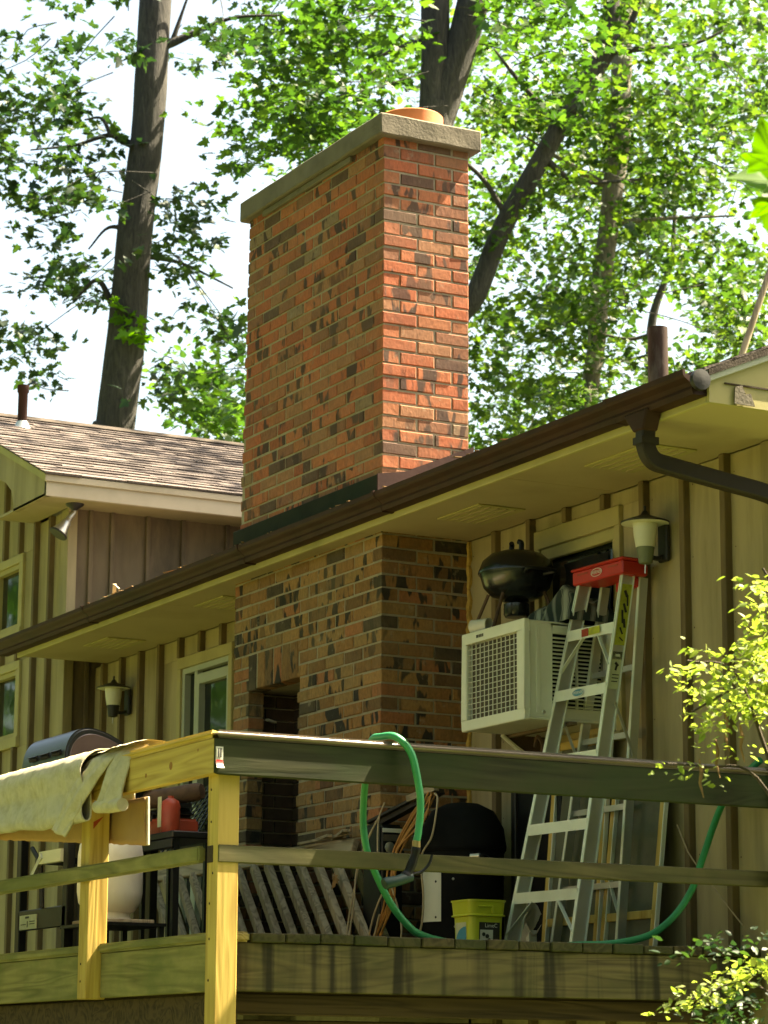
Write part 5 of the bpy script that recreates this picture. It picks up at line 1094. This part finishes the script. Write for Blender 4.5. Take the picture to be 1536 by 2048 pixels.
BACK=[float(c)/10 for c in """-297 147 179 -267 141 168 -278 148 178 -266 152 160 -270 156 141 -286 133 162 -262 134 147 -276 153 158 -273 165 155 -271 154 173 -281 156 185 -274 135 159 -262 150 146 -264 160 163 -272 167 172 -276 168 185 -283 158 164 -260 155 173 -294 163 161 -236 138 134 -296 156 151 -279 161 173 -275 149 155 -290 172 161 -277 148 163 -295 161 191 -242 123 146 -259 126 135 -255 129 139 -289 162 166 -253 135 159 -246 126 169 -291 140 174 -245 149 158 -270 136 152 -260 124 151 -249 119 136 -271 143 148 -288 171 179 -271 126 139 -307 142 182 -283 161 156 -274 126 166 -239 145 133 -247 152 151 -276 130 162 -296 156 179 -285 152 174 -247 122 151 -280 139 140 -278 150 155 -245 132 154 -270 125 172 -266 122 147 -272 134 166 -271 133 143 -300 141 188 -279 153 173 -303 142 152 -260 146 176 -232 166 118 -260 160 162 -284 172 143 -265 190 137 -283 169 105 -243 159 100 -272 198 153 -263 186 104 -271 160 149 -237 151 133 -251 155 126 -285 176 146 -279 186 121 -238 139 96 -275 167 118 -266 179 137 -239 155 145 -288 172 175 -242 177 139 -258 160 110 -286 173 111 -245 144 127 -241 164 135 -258 161 123 -253 166 117 -265 192 141 -232 164 109 -227 147 142 -237 164 136 -273 159 169 -268 169 138 -252 185 155 -276 186 155 -232 157 108 -256 182 148 -237 165 137 -267 168 100 -265 172 129 -235 146 150 -282 187 133 -282 189 114 -253 166 135 -261 166 113 -262 157 99 -256 178 129 -232 156 148 -229 160 132 -265 186 118 -272 173 163 -271 166 122 -264 164 168 -279 194 134 -255 157 113 -237 160 138 -278 184 131 -262 176 133 -239 162 131 -224 155 127 -271 164 144 -271 184 138 -273 171 146 -275 187 144 -284 166 135 -267 191 160 -244 162 97 -281 190 130 -235 149 129 -272 186 170 -288 173 163 -246 161 109 -288 177 151 -283 172 109 -266 181 152 -232 168 118 -259 174 100 -268 161 154 -254 149 162 -233 145 121 -243 162 114 -271 180 134 -257 172 122 -227 162 149 -220 159 98 -270 193 130 -229 159 130 -249 174 115 -285 176 150 -284 184 163 -229 170 145 -250 173 137 -257 176 148 -262 160 151 -235 152 97 -239 174 143 -290 172 154 -286 180 115 -248 171 151 -250 152 144 -261 158 118 -237 148 139 -235 141 125 -271 178 154 -285 176 113 -253 165 103 -269 178 153 -269 171 107 -230 180 172 -248 192 160 -272 194 162 -247 210 144 -258 205 128 -268 208 162 -230 184 140 -265 213 162 -261 222 131 -239 174 171 -224 189 141 -226 167 155 -229 170 129 -225 168 135 -259 215 151 -237 185 155 -254 214 162 -224 183 167 -243 183 157 -250 193 128 -245 186 160 -221 165 145 -263 211 138 -244 196 159 -244 194 171 -239 189 167 -228 192 138 -249 186 144 -239 182 150 -233 188 126 -251 199 151 -270 202 177 -233 173 134 -227 180 147 -239 177 134 -274 202 145 -240 179 136 -258 220 155 -236 193 171 -216 179 159 -245 209 129 -277 199 150 -241 194 126 -274 198 184 -220 181 118 -243 178 138 -258 201 174 -240 189 156 -271 205 164 -248 206 177 -260 215 170 -243 208 180 -247 190 154 -260 216 152 -239 180 131 -251 186 135 -245 183 127 -230 187 119 -229 183 143 -253 199 128 -252 190 142 -237 183 138 -257 211 166 -235 179 165 -276 201 139 -265 204 176 -226 192 160 -225 179 164 -223 174 163 -265 211 174 -223 192 135 -260 213 170 -273 200 170 -222 179 104 -235 180 121 -247 204 120 -235 190 117 -259 195 113 -255 204 117 -227 175 105 -256 200 123 -271 210 127 -267 202 116 -219 190 115 -266 210 131 -240 194 110 -219 178 102 -248 192 112 -254 210 113 -242 197 113 -248 200 127 -278 123 102 -289 120 104 -306 129 103 -293 127 104 -268 108 100 -266 107 92 -273 118 96 -293 116 112 -286 123 108 -301 122 106 -284 123 104 -278 109 106 -313 126 120 -292 125 106""".split()]

SH_LIT=[float(c)/100 for c in """505 -140 87 499 -133 85 486 -125 85 477 -117 83 493 -132 77 504 -137 72 509 -138 85 493 -125 84 507 -135 75 478 -123 93 472 -132 63 501 -147 57 500 -138 69 484 -112 64 488 -121 63 479 -122 71 498 -136 53 505 -145 54 500 -136 69 481 -119 62 504 -132 60 499 -133 53 496 -131 52 491 -140 55 492 -139 52 479 -109 66 505 -141 63 510 -149 60 469 -126 63 475 -121 56 472 -115 56 495 -132 68 477 -110 63 475 -116 71 505 -134 58 473 -139 57 474 -127 71 480 -135 57 490 -131 71 501 -135 63 496 -139 50 502 -140 69 503 -155 60 487 -129 69 495 -146 51 483 -114 66 507 -149 58 475 -119 62 472 -147 64 464 -138 66 465 -138 61 467 -135 59 481 -143 69 505 -157 45 473 -139 51 498 -154 44 495 -146 47 482 -131 51 490 -131 50""".split()]
SH_THIN=[float(c)/100 for c in """479 -157 33 472 -149 35 480 -148 32 484 -152 34 489 -145 39 482 -134 38 490 -135 39 486 -129 39 487 -145 40 489 -148 32 485 -141 27""".split()]
SH_LOW=[float(c)/100 for c in """473 -144 -36 490 -154 -36 476 -142 -36 473 -138 -33 477 -139 -32 477 -137 -33 498 -150 -31 484 -137 -30 479 -132 -32 499 -145 -30 495 -139 -29 496 -138 -26 490 -132 -27 493 -132 -27 493 -130 -24 470 -152 -39 491 -164 -38 493 -155 -35 493 -152 -37""".split()]
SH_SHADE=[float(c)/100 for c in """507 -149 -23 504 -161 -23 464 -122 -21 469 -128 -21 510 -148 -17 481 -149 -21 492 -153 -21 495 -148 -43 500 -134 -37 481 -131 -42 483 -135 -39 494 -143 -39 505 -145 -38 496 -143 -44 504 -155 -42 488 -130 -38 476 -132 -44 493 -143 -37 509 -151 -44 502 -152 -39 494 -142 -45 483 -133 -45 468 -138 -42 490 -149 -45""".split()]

def limb(pts, extra=None, seg=12, wob=.012):
    P = spline([p[:3] for p in pts], 6); rr = spline([(p[3], 0, 0) for p in pts], 6)
    P = [p + Vector((mnoise.noise(p * 1.3), mnoise.noise(p * 1.3 + Vector((9, 0, 0))), 0)) * min(wob * 3, rr[i].x * .18) for i, p in enumerate(P)]
    return MB().tube(P, [max(.004, r_.x * (1 + .05 * mnoise.noise(P[i] * 2.1))) for i, r_ in enumerate(rr)], seg)
def tree(name, label, base, trunk, limbs, bl, leafm, per, spread, leaf, seed, bark='bark', shape=MAPLE, twig=.22, group='tall maple trees behind the house'):
    t = thing(name, label, 'tree', base, group)
    tr = limb([(base[0], base[1], GZ, trunk[0][3] * 1.45), (base[0] * .6 + trunk[0][0] * .4, base[1] * .6 + trunk[0][1] * .4, GZ + 1.2, trunk[0][3] * 1.12)] + trunk, seg=18).build('trunk', bark, t, smooth=True)
    for l in limbs: limb(l, seg=10).build('limb', bark, t, smooth=True)
    if len(bl):
        pos, nr, dr, sz = sprays(bl, per, spread, leaf, seed)
        leaf_cloud('crown', pos, nr, dr, sz, leafm, t, shape)
        g = random.Random(seed); tw = MB(); c0 = Vector(trunk[-1][:3])
        for b in bl:
            if g.random() > twig: continue
            b = Vector(b); dd = (Vector((c0.x, c0.y, b.z + .4)) - b); dd = dd.normalized() if dd.length else Vector((1, 0, 0)); dd += Vector((g.uniform(-.6, .6), g.uniform(-.6, .6), g.uniform(-.4, .6)))
            e = b + dd * g.uniform(.5, 1.3); md = (b + e) / 2 + Vector((g.uniform(-.1, .1), g.uniform(-.1, .1), g.uniform(-.05, .15)))
            tw.tube(spline([b - dd * .2, b, md, e], 3), [.0025 + .0007 * q for q in range(10)], 5)
        if tw.v: tw.build('twigs', bark, t, kind='stuff', fix=False)
    return t
L_, Ce, Ri, Ba = blobs(LEFT), blobs(CENTRE), blobs(RIGHT), blobs(BACK)
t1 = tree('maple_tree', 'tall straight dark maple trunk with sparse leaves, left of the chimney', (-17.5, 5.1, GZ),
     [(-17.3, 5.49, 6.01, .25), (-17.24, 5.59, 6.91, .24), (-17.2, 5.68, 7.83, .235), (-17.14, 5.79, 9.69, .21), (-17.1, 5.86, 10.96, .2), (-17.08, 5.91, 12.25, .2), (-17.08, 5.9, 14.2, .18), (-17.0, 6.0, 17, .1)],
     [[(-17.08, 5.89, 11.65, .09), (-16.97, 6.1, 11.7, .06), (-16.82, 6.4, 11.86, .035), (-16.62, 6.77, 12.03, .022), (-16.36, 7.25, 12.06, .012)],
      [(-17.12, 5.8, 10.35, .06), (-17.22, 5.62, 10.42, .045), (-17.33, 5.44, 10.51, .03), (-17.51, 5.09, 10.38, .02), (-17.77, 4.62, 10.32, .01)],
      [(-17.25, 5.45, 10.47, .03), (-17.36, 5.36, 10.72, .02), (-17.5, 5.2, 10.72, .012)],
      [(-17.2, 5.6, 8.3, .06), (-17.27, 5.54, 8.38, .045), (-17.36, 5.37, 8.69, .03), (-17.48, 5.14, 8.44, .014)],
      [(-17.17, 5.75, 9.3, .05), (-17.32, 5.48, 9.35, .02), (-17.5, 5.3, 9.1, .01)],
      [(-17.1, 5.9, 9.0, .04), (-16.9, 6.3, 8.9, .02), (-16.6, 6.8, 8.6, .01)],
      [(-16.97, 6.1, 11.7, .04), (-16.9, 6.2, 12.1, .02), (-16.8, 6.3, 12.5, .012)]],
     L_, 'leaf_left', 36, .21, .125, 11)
sp, nr, dr, sz = sprays([(-16.85, 5.62, 8.1), (-16.85, 5.68, 7.95), (-16.85, 5.6, 7.85), (-16.9, 5.5, 8.3)], 12, .10, .13, 5)
leaf_cloud('trunk_sprout', sp, nr, dr, sz, 'leaf_near', t1, MAPLE)
t2 = tree('maple_tree', 'thick dark maple trunk forking into two stems above the chimney', (-14.8, 8.3, GZ),
     [(-14.65, 8.40, 5, .24), (-14.61, 8.42, 9.26, .215), (-14.6, 8.43, 9.81, .21), (-14.6, 8.44, 10.3, .21), (-14.58, 8.46, 10.55, .20)],
     [[(-14.6, 8.40, 10.25, .17), (-14.59, 8.43, 10.6, .175), (-14.59, 8.42, 11.11, .17), (-14.58, 8.44, 11.86, .165), (-14.57, 8.45, 13.12, .15), (-14.4, 8.2, 16, .08)],
      [(-14.58, 8.46, 10.25, .17), (-14.54, 8.55, 10.6, .18), (-14.5, 8.64, 11.05, .185), (-14.39, 8.84, 11.86, .19), (-14.28, 9.04, 13.13, .16), (-13.9, 9.5, 16, .08)],
      [(-14.6, 8.42, 11.5, .06), (-14.67, 8.31, 11.35, .045), (-14.82, 8.02, 11.23, .03), (-14.91, 7.84, 11.13, .012)],
      [(-14.4, 8.9, 12.6, .08), (-11.5, 9.0, 14.5, .06), (-8.0, 8.6, 13.5, .04), (-5.0, 8.0, 12.2, .02)]],
     Ce, 'leaf_ctr', 34, .22, .125, 21)
g_ = np.random.default_rng(4)
ov = np.c_[g_.uniform(-6.3, -3.4, 52), g_.uniform(4.5, 11.0, 52), g_.uniform(11.0, 13.0, 52)]
sp, nr, dr, sz = sprays(ov, 20, .32, .16, 6); leaf_cloud('overhanging_leaves', sp, nr, dr, sz, 'leaf_ctr', t2, SIMPLE)
odd = np.arange(len(Ri)) % 5 < 3
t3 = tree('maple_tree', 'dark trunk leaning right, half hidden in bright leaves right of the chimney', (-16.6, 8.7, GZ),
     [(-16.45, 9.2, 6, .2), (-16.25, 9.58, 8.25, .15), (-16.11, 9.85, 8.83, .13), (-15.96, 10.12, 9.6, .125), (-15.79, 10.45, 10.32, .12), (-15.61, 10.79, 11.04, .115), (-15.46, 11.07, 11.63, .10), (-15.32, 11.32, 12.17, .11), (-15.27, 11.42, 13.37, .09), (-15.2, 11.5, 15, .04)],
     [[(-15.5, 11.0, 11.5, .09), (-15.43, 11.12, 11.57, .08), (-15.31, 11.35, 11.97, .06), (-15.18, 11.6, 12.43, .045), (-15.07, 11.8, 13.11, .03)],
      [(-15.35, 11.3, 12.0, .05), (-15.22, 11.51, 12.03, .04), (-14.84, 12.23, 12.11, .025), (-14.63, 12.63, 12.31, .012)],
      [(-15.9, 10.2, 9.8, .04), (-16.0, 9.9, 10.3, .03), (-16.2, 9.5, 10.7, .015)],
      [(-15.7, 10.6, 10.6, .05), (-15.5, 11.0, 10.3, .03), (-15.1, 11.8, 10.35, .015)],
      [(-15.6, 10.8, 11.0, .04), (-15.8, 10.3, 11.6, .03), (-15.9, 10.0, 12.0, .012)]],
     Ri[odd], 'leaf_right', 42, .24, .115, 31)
t4 = tree('maple_tree', 'pale sunlit upright trunk seen through the leaves on the right', (-17.3, 12.0, GZ),
     [(-17.2, 12.1, 5, .14), (-17.14, 12.16, 7.88, .115), (-17.11, 12.23, 8.68, .12), (-17.06, 12.32, 9.63, .13), (-16.97, 12.48, 11.07, .14), (-16.94, 12.55, 11.91, .14), (-16.91, 12.6, 13.53, .13), (-16.8, 12.7, 17, .05)],
     [[(-17.0, 12.4, 10.4, .05), (-16.7, 12.9, 10.45, .03), (-16.2, 13.8, 10.5, .012)], [(-17.0, 12.4, 10.9, .05), (-17.3, 11.8, 11.3, .03), (-17.5, 11.4, 11.6, .012)]],
     Ri[~odd], 'leaf_right', 42, .24, .115, 41, bark='bark_pale')
t5 = tree('maple_tree', 'slim far trunk in a bright sky gap behind the roof vent pipe', (-20.2, 14.9, GZ),
     [(-20.15, 15.0, 6, .09), (-20.11, 15.09, 9.33, .075), (-20.09, 15.14, 10.23, .065), (-20.0, 15.31, 10.84, .05), (-19.94, 15.41, 11.3, .035), (-19.9, 15.5, 13, .02)],
     [[(-20.1, 15.1, 10.0, .035), (-20.3, 14.8, 9.95, .025), (-20.6, 14.2, 10.1, .012)], [(-20.1, 15.1, 9.7, .03), (-20.4, 14.7, 9.6, .015)]],
     Ba[::9], 'leaf_back', 20, .25, .14, 51)
sp, nr, dr, sz = sprays(np.delete(Ba, np.s_[::9], 0), 40, .34, .17, 61)
leaf_cloud('far_woods', sp, nr, dr, sz, 'leaf_back', None, SIMPLE)
bpy.data.objects['far_woods']['label'] = 'bright far tree foliage filling the sky behind the chimney'
# woods round the garden, out of the picture: they colour the light and stand in the panes
def belt(name, k, fx, fy, fz, size, mat, seed):
    g = np.random.default_rng(seed); p = np.c_[g.uniform(*fx, k), g.uniform(*fy, k), g.uniform(*fz, k)]
    for ax in range(2): p[:, ax] += (.4 if 'hedge' in name else 1.5) * np.sin(p[:, 2] * 1.3 + p[:, 1 - ax] * .9)
    keep = np.sin(p[:, 0] * .8) + np.sin(p[:, 1] * .7 + 1) + np.sin(p[:, 2] * 1.1) > -.6 - (p[:, 2] < 3) * 1.5
    p = p[keep]; k = len(p)
    o = leaf_cloud(name, p, np.c_[g.normal(0, .6, k), g.normal(0, .6, k), np.ones(k) * .7], g.normal(0, 1, (k, 3)), size * g.uniform(.6, 1.3, k), mat, None, SIMPLE); o['label'] = 'unseen wood edge and light-blocking leaves round the garden'
    return o
belt('garden_woods', 9000, (-40, 28), (-24, -17), (-2.2, 11), .75, 'leaf_ctr', 71)
belt('garden_woods', 16000, (-80, -8), (-27, -17), (-1, 24), 1.0, 'leaf_ctr', 76)
belt('garden_woods', 12000, (-70, -38), (-17, 45), (-2.2, 8.5), 1.0, 'leaf_ctr', 77)
belt('garden_woods', 9000, (-38, 30), (30, 45), (-2.2, 8.5), 1.0, 'leaf_ctr', 78)
belt('garden_woods', 4000, (18, 25), (-16, 16), (-2.2, 10), .75, 'leaf_ctr', 72)
belt('light_block_canopy', 20000, (-26, 26), (-19, -3.6), (8.5, 13), .65, 'leaf_ctr', 74)  # unseen leaf layers added to cut sky light and deepen the shade
belt('light_block_canopy', 10000, (10.5, 26), (-6, 4), (6.5, 11), .6, 'leaf_ctr', 75)
belt('light_block_hedge', 6000, (6.3, 9.3), (-1.6, -.1), (-2.2, 2.3), .2, 'leaf_dark', 79)  # unseen hedges added to keep light off the chimney's right face
belt('light_block_hedge', 12000, (6.2, 9.5), (-.1, 4.2), (-2.2, 4.5), .2, 'leaf_dark', 73)

# ------------------------------------------------------------------ near leaves on the right
RV, UV_, NV = Vector((.47, .88, 0)), Vector((.18, -.10, .98)), Vector((-.86, .46, .2))
ms = thing('maple_sapling', 'bright green maple leaves hanging close in at the right edge', 'tree', (7.75, -1.9, GZ))
limb([(7.75, -1.9, GZ, .05), (7.72, -2.0, 0, .045), (7.7, -2.1, 2.2, .03), (7.65, -2.2, 3.5, .015)]).build('trunk', 'bark', ms, smooth=True)
limb([(7.71, -2.05, 1.5, .014), (7.55, -2.6, 1.42, .008), (7.44, -2.93, 1.30, .004), (7.43, -2.96, 1.22, .002)]).build('twig', 'twig', ms, smooth=True)
def big_leaf(base, d_, nrm, s):
    d_ = d_.normalized(); nrm = (nrm - d_ * nrm.dot(d_)).normalized(); sd = d_.cross(nrm)
    P = lambda x, yy, z: base + (sd * x + d_ * yy + nrm * z) * s
    fine = []
    for k, p in enumerate(MAPLE_SOFT):
        q = MAPLE_SOFT[(k + 1) % len(MAPLE_SOFT)]; fine += [p, tuple((a + b) / 2 + (.03 if k % 2 == 0 else -.02) * (1 if i == 2 else .4 * (1 if a > 0 else -1) if i == 0 else .3) for i, (a, b) in enumerate(zip(p, q)))]
    vs = [P(0, .25, -.03)] + [P(x, yy, z + .025 * math.sin(x * 3 + yy * 3)) for x, yy, z in fine]; n_ = len(fine)
    o = MB().add(vs, [(0, j, j % n_ + 1) for j in range(1, n_ + 1)]).build('leaf', 'leaf_near', ms, fix=False, smooth=True)
    m = MB()
    for x, yy, z in (MAPLE[3], MAPLE[8], MAPLE[13], MAPLE[5], MAPLE[11]): m.bar(P(0, 0, .01), P(x * .9, yy * .9, z + .012), .0012, .0012)
    m.bar(P(0, 0, 0), P(0, -.45, .05), .0018, .0018); m.build('leaf_vein', 'leaf_shrub', o)
b0 = Vector((7.36, -3.08, 1.19)) + RV * .018
big_leaf(b0 + RV * .040 + UV_ * .020, UV_ * 1.0 - RV * .30, -NV + UV_ * .1, .112)
big_leaf(b0 + RV * .060 - UV_ * .010, -RV * 1.0 + UV_ * .10, -NV * .55 + UV_ * .85, .130)
big_leaf(b0 + RV * .045 - UV_ * .030, -UV_ * 1.0 + RV * .05, -NV - RV * .25, .112)
sh = thing('garden_shrub', 'sunlit yellow-green shrub reaching in front of the rail at the right', 'shrub', (5.15, -.75, GZ))
for pts in ([(5.15, -.75, GZ, .03), (5.1, -.8, -1.0, .025), (5.02, -1.0, -.2, .014), (4.93, -1.25, .3, .008), (4.88, -1.36, .62, .004), (4.82, -1.50, .66, .002)],
            [(5.1, -.8, -1.0, .02), (5.1, -.95, 0, .015), (5.0, -1.18, .7, .008), (4.93, -1.29, .95, .003)],
            [(5.1, -.85, -.6, .012), (5.0, -1.15, -.05, .008), (4.92, -1.32, .30, .005), (4.84, -1.45, .335, .003), (4.78, -1.56, .345, .0015)],
            [(5.12, -.78, -1.4, .015), (5.0, -1.1, -.6, .008), (4.9, -1.32, -.32, .004), (4.81, -1.5, -.36, .002)],
            [(4.92, -1.30, .62, .004), (4.87, -1.42, .55, .003), (4.84, -1.5, .50, .0015)]):
    limb(pts, seg=7, wob=.004).build('stem', 'twig', sh, smooth=True)
m = MB()
for x, yy, z in ((4.87, -1.40, .50), (4.89, -1.36, .47), (4.86, -1.43, .42), (4.83, -1.47, .36)):
    m.tube([(x, yy, z), (x + .006, yy + .004, z - .04), (x + .002, yy, z - .075), (x + .012, yy + .006, z - .12)], [.002, .007, .005, .0015], 6)
m.build('dry_catkins', 'leaf_dead', sh, smooth=True, kind='stuff')
n_single = 0
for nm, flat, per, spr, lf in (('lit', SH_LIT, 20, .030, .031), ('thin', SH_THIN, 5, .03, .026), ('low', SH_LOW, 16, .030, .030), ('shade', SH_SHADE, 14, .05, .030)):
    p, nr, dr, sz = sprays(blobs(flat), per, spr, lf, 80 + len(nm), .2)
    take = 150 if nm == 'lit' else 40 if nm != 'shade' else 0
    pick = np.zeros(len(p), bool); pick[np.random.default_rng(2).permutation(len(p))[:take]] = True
    leaf_cloud('leaves', p[~pick], nr[~pick], dr[~pick], sz[~pick], 'leaf_left' if nm == 'shade' else 'leaf_shrub', sh, SIMPLE)  # low leaves get a darker leaf colour in place of real shade
    for q, a, b, s in zip(p[pick], nr[pick], dr[pick], sz[pick]):
        if n_single == 0:
            src = leaf_cloud('leaf', [(ORG[sh].x, ORG[sh].y, ORG[sh].z)], np.array([[0, 0, 1.]]), np.array([[0, 1., 0]]), [1.0], 'leaf_shrub', sh, SIMPLE, None); lm = src.data; o = src
        else: o = bpy.data.objects.new('leaf', lm); C.objects.link(o); o.parent = sh
        n_single += 1
        z = Vector(a).normalized(); yv = Vector(b); yv = (yv - z * yv.dot(z)).normalized(); xv = yv.cross(z)
        o.matrix_local = Matrix.Translation(Vector(q) - ORG[sh]) @ Matrix((xv, yv, z)).transposed().to_4x4() @ Matrix.Scale(s, 4)
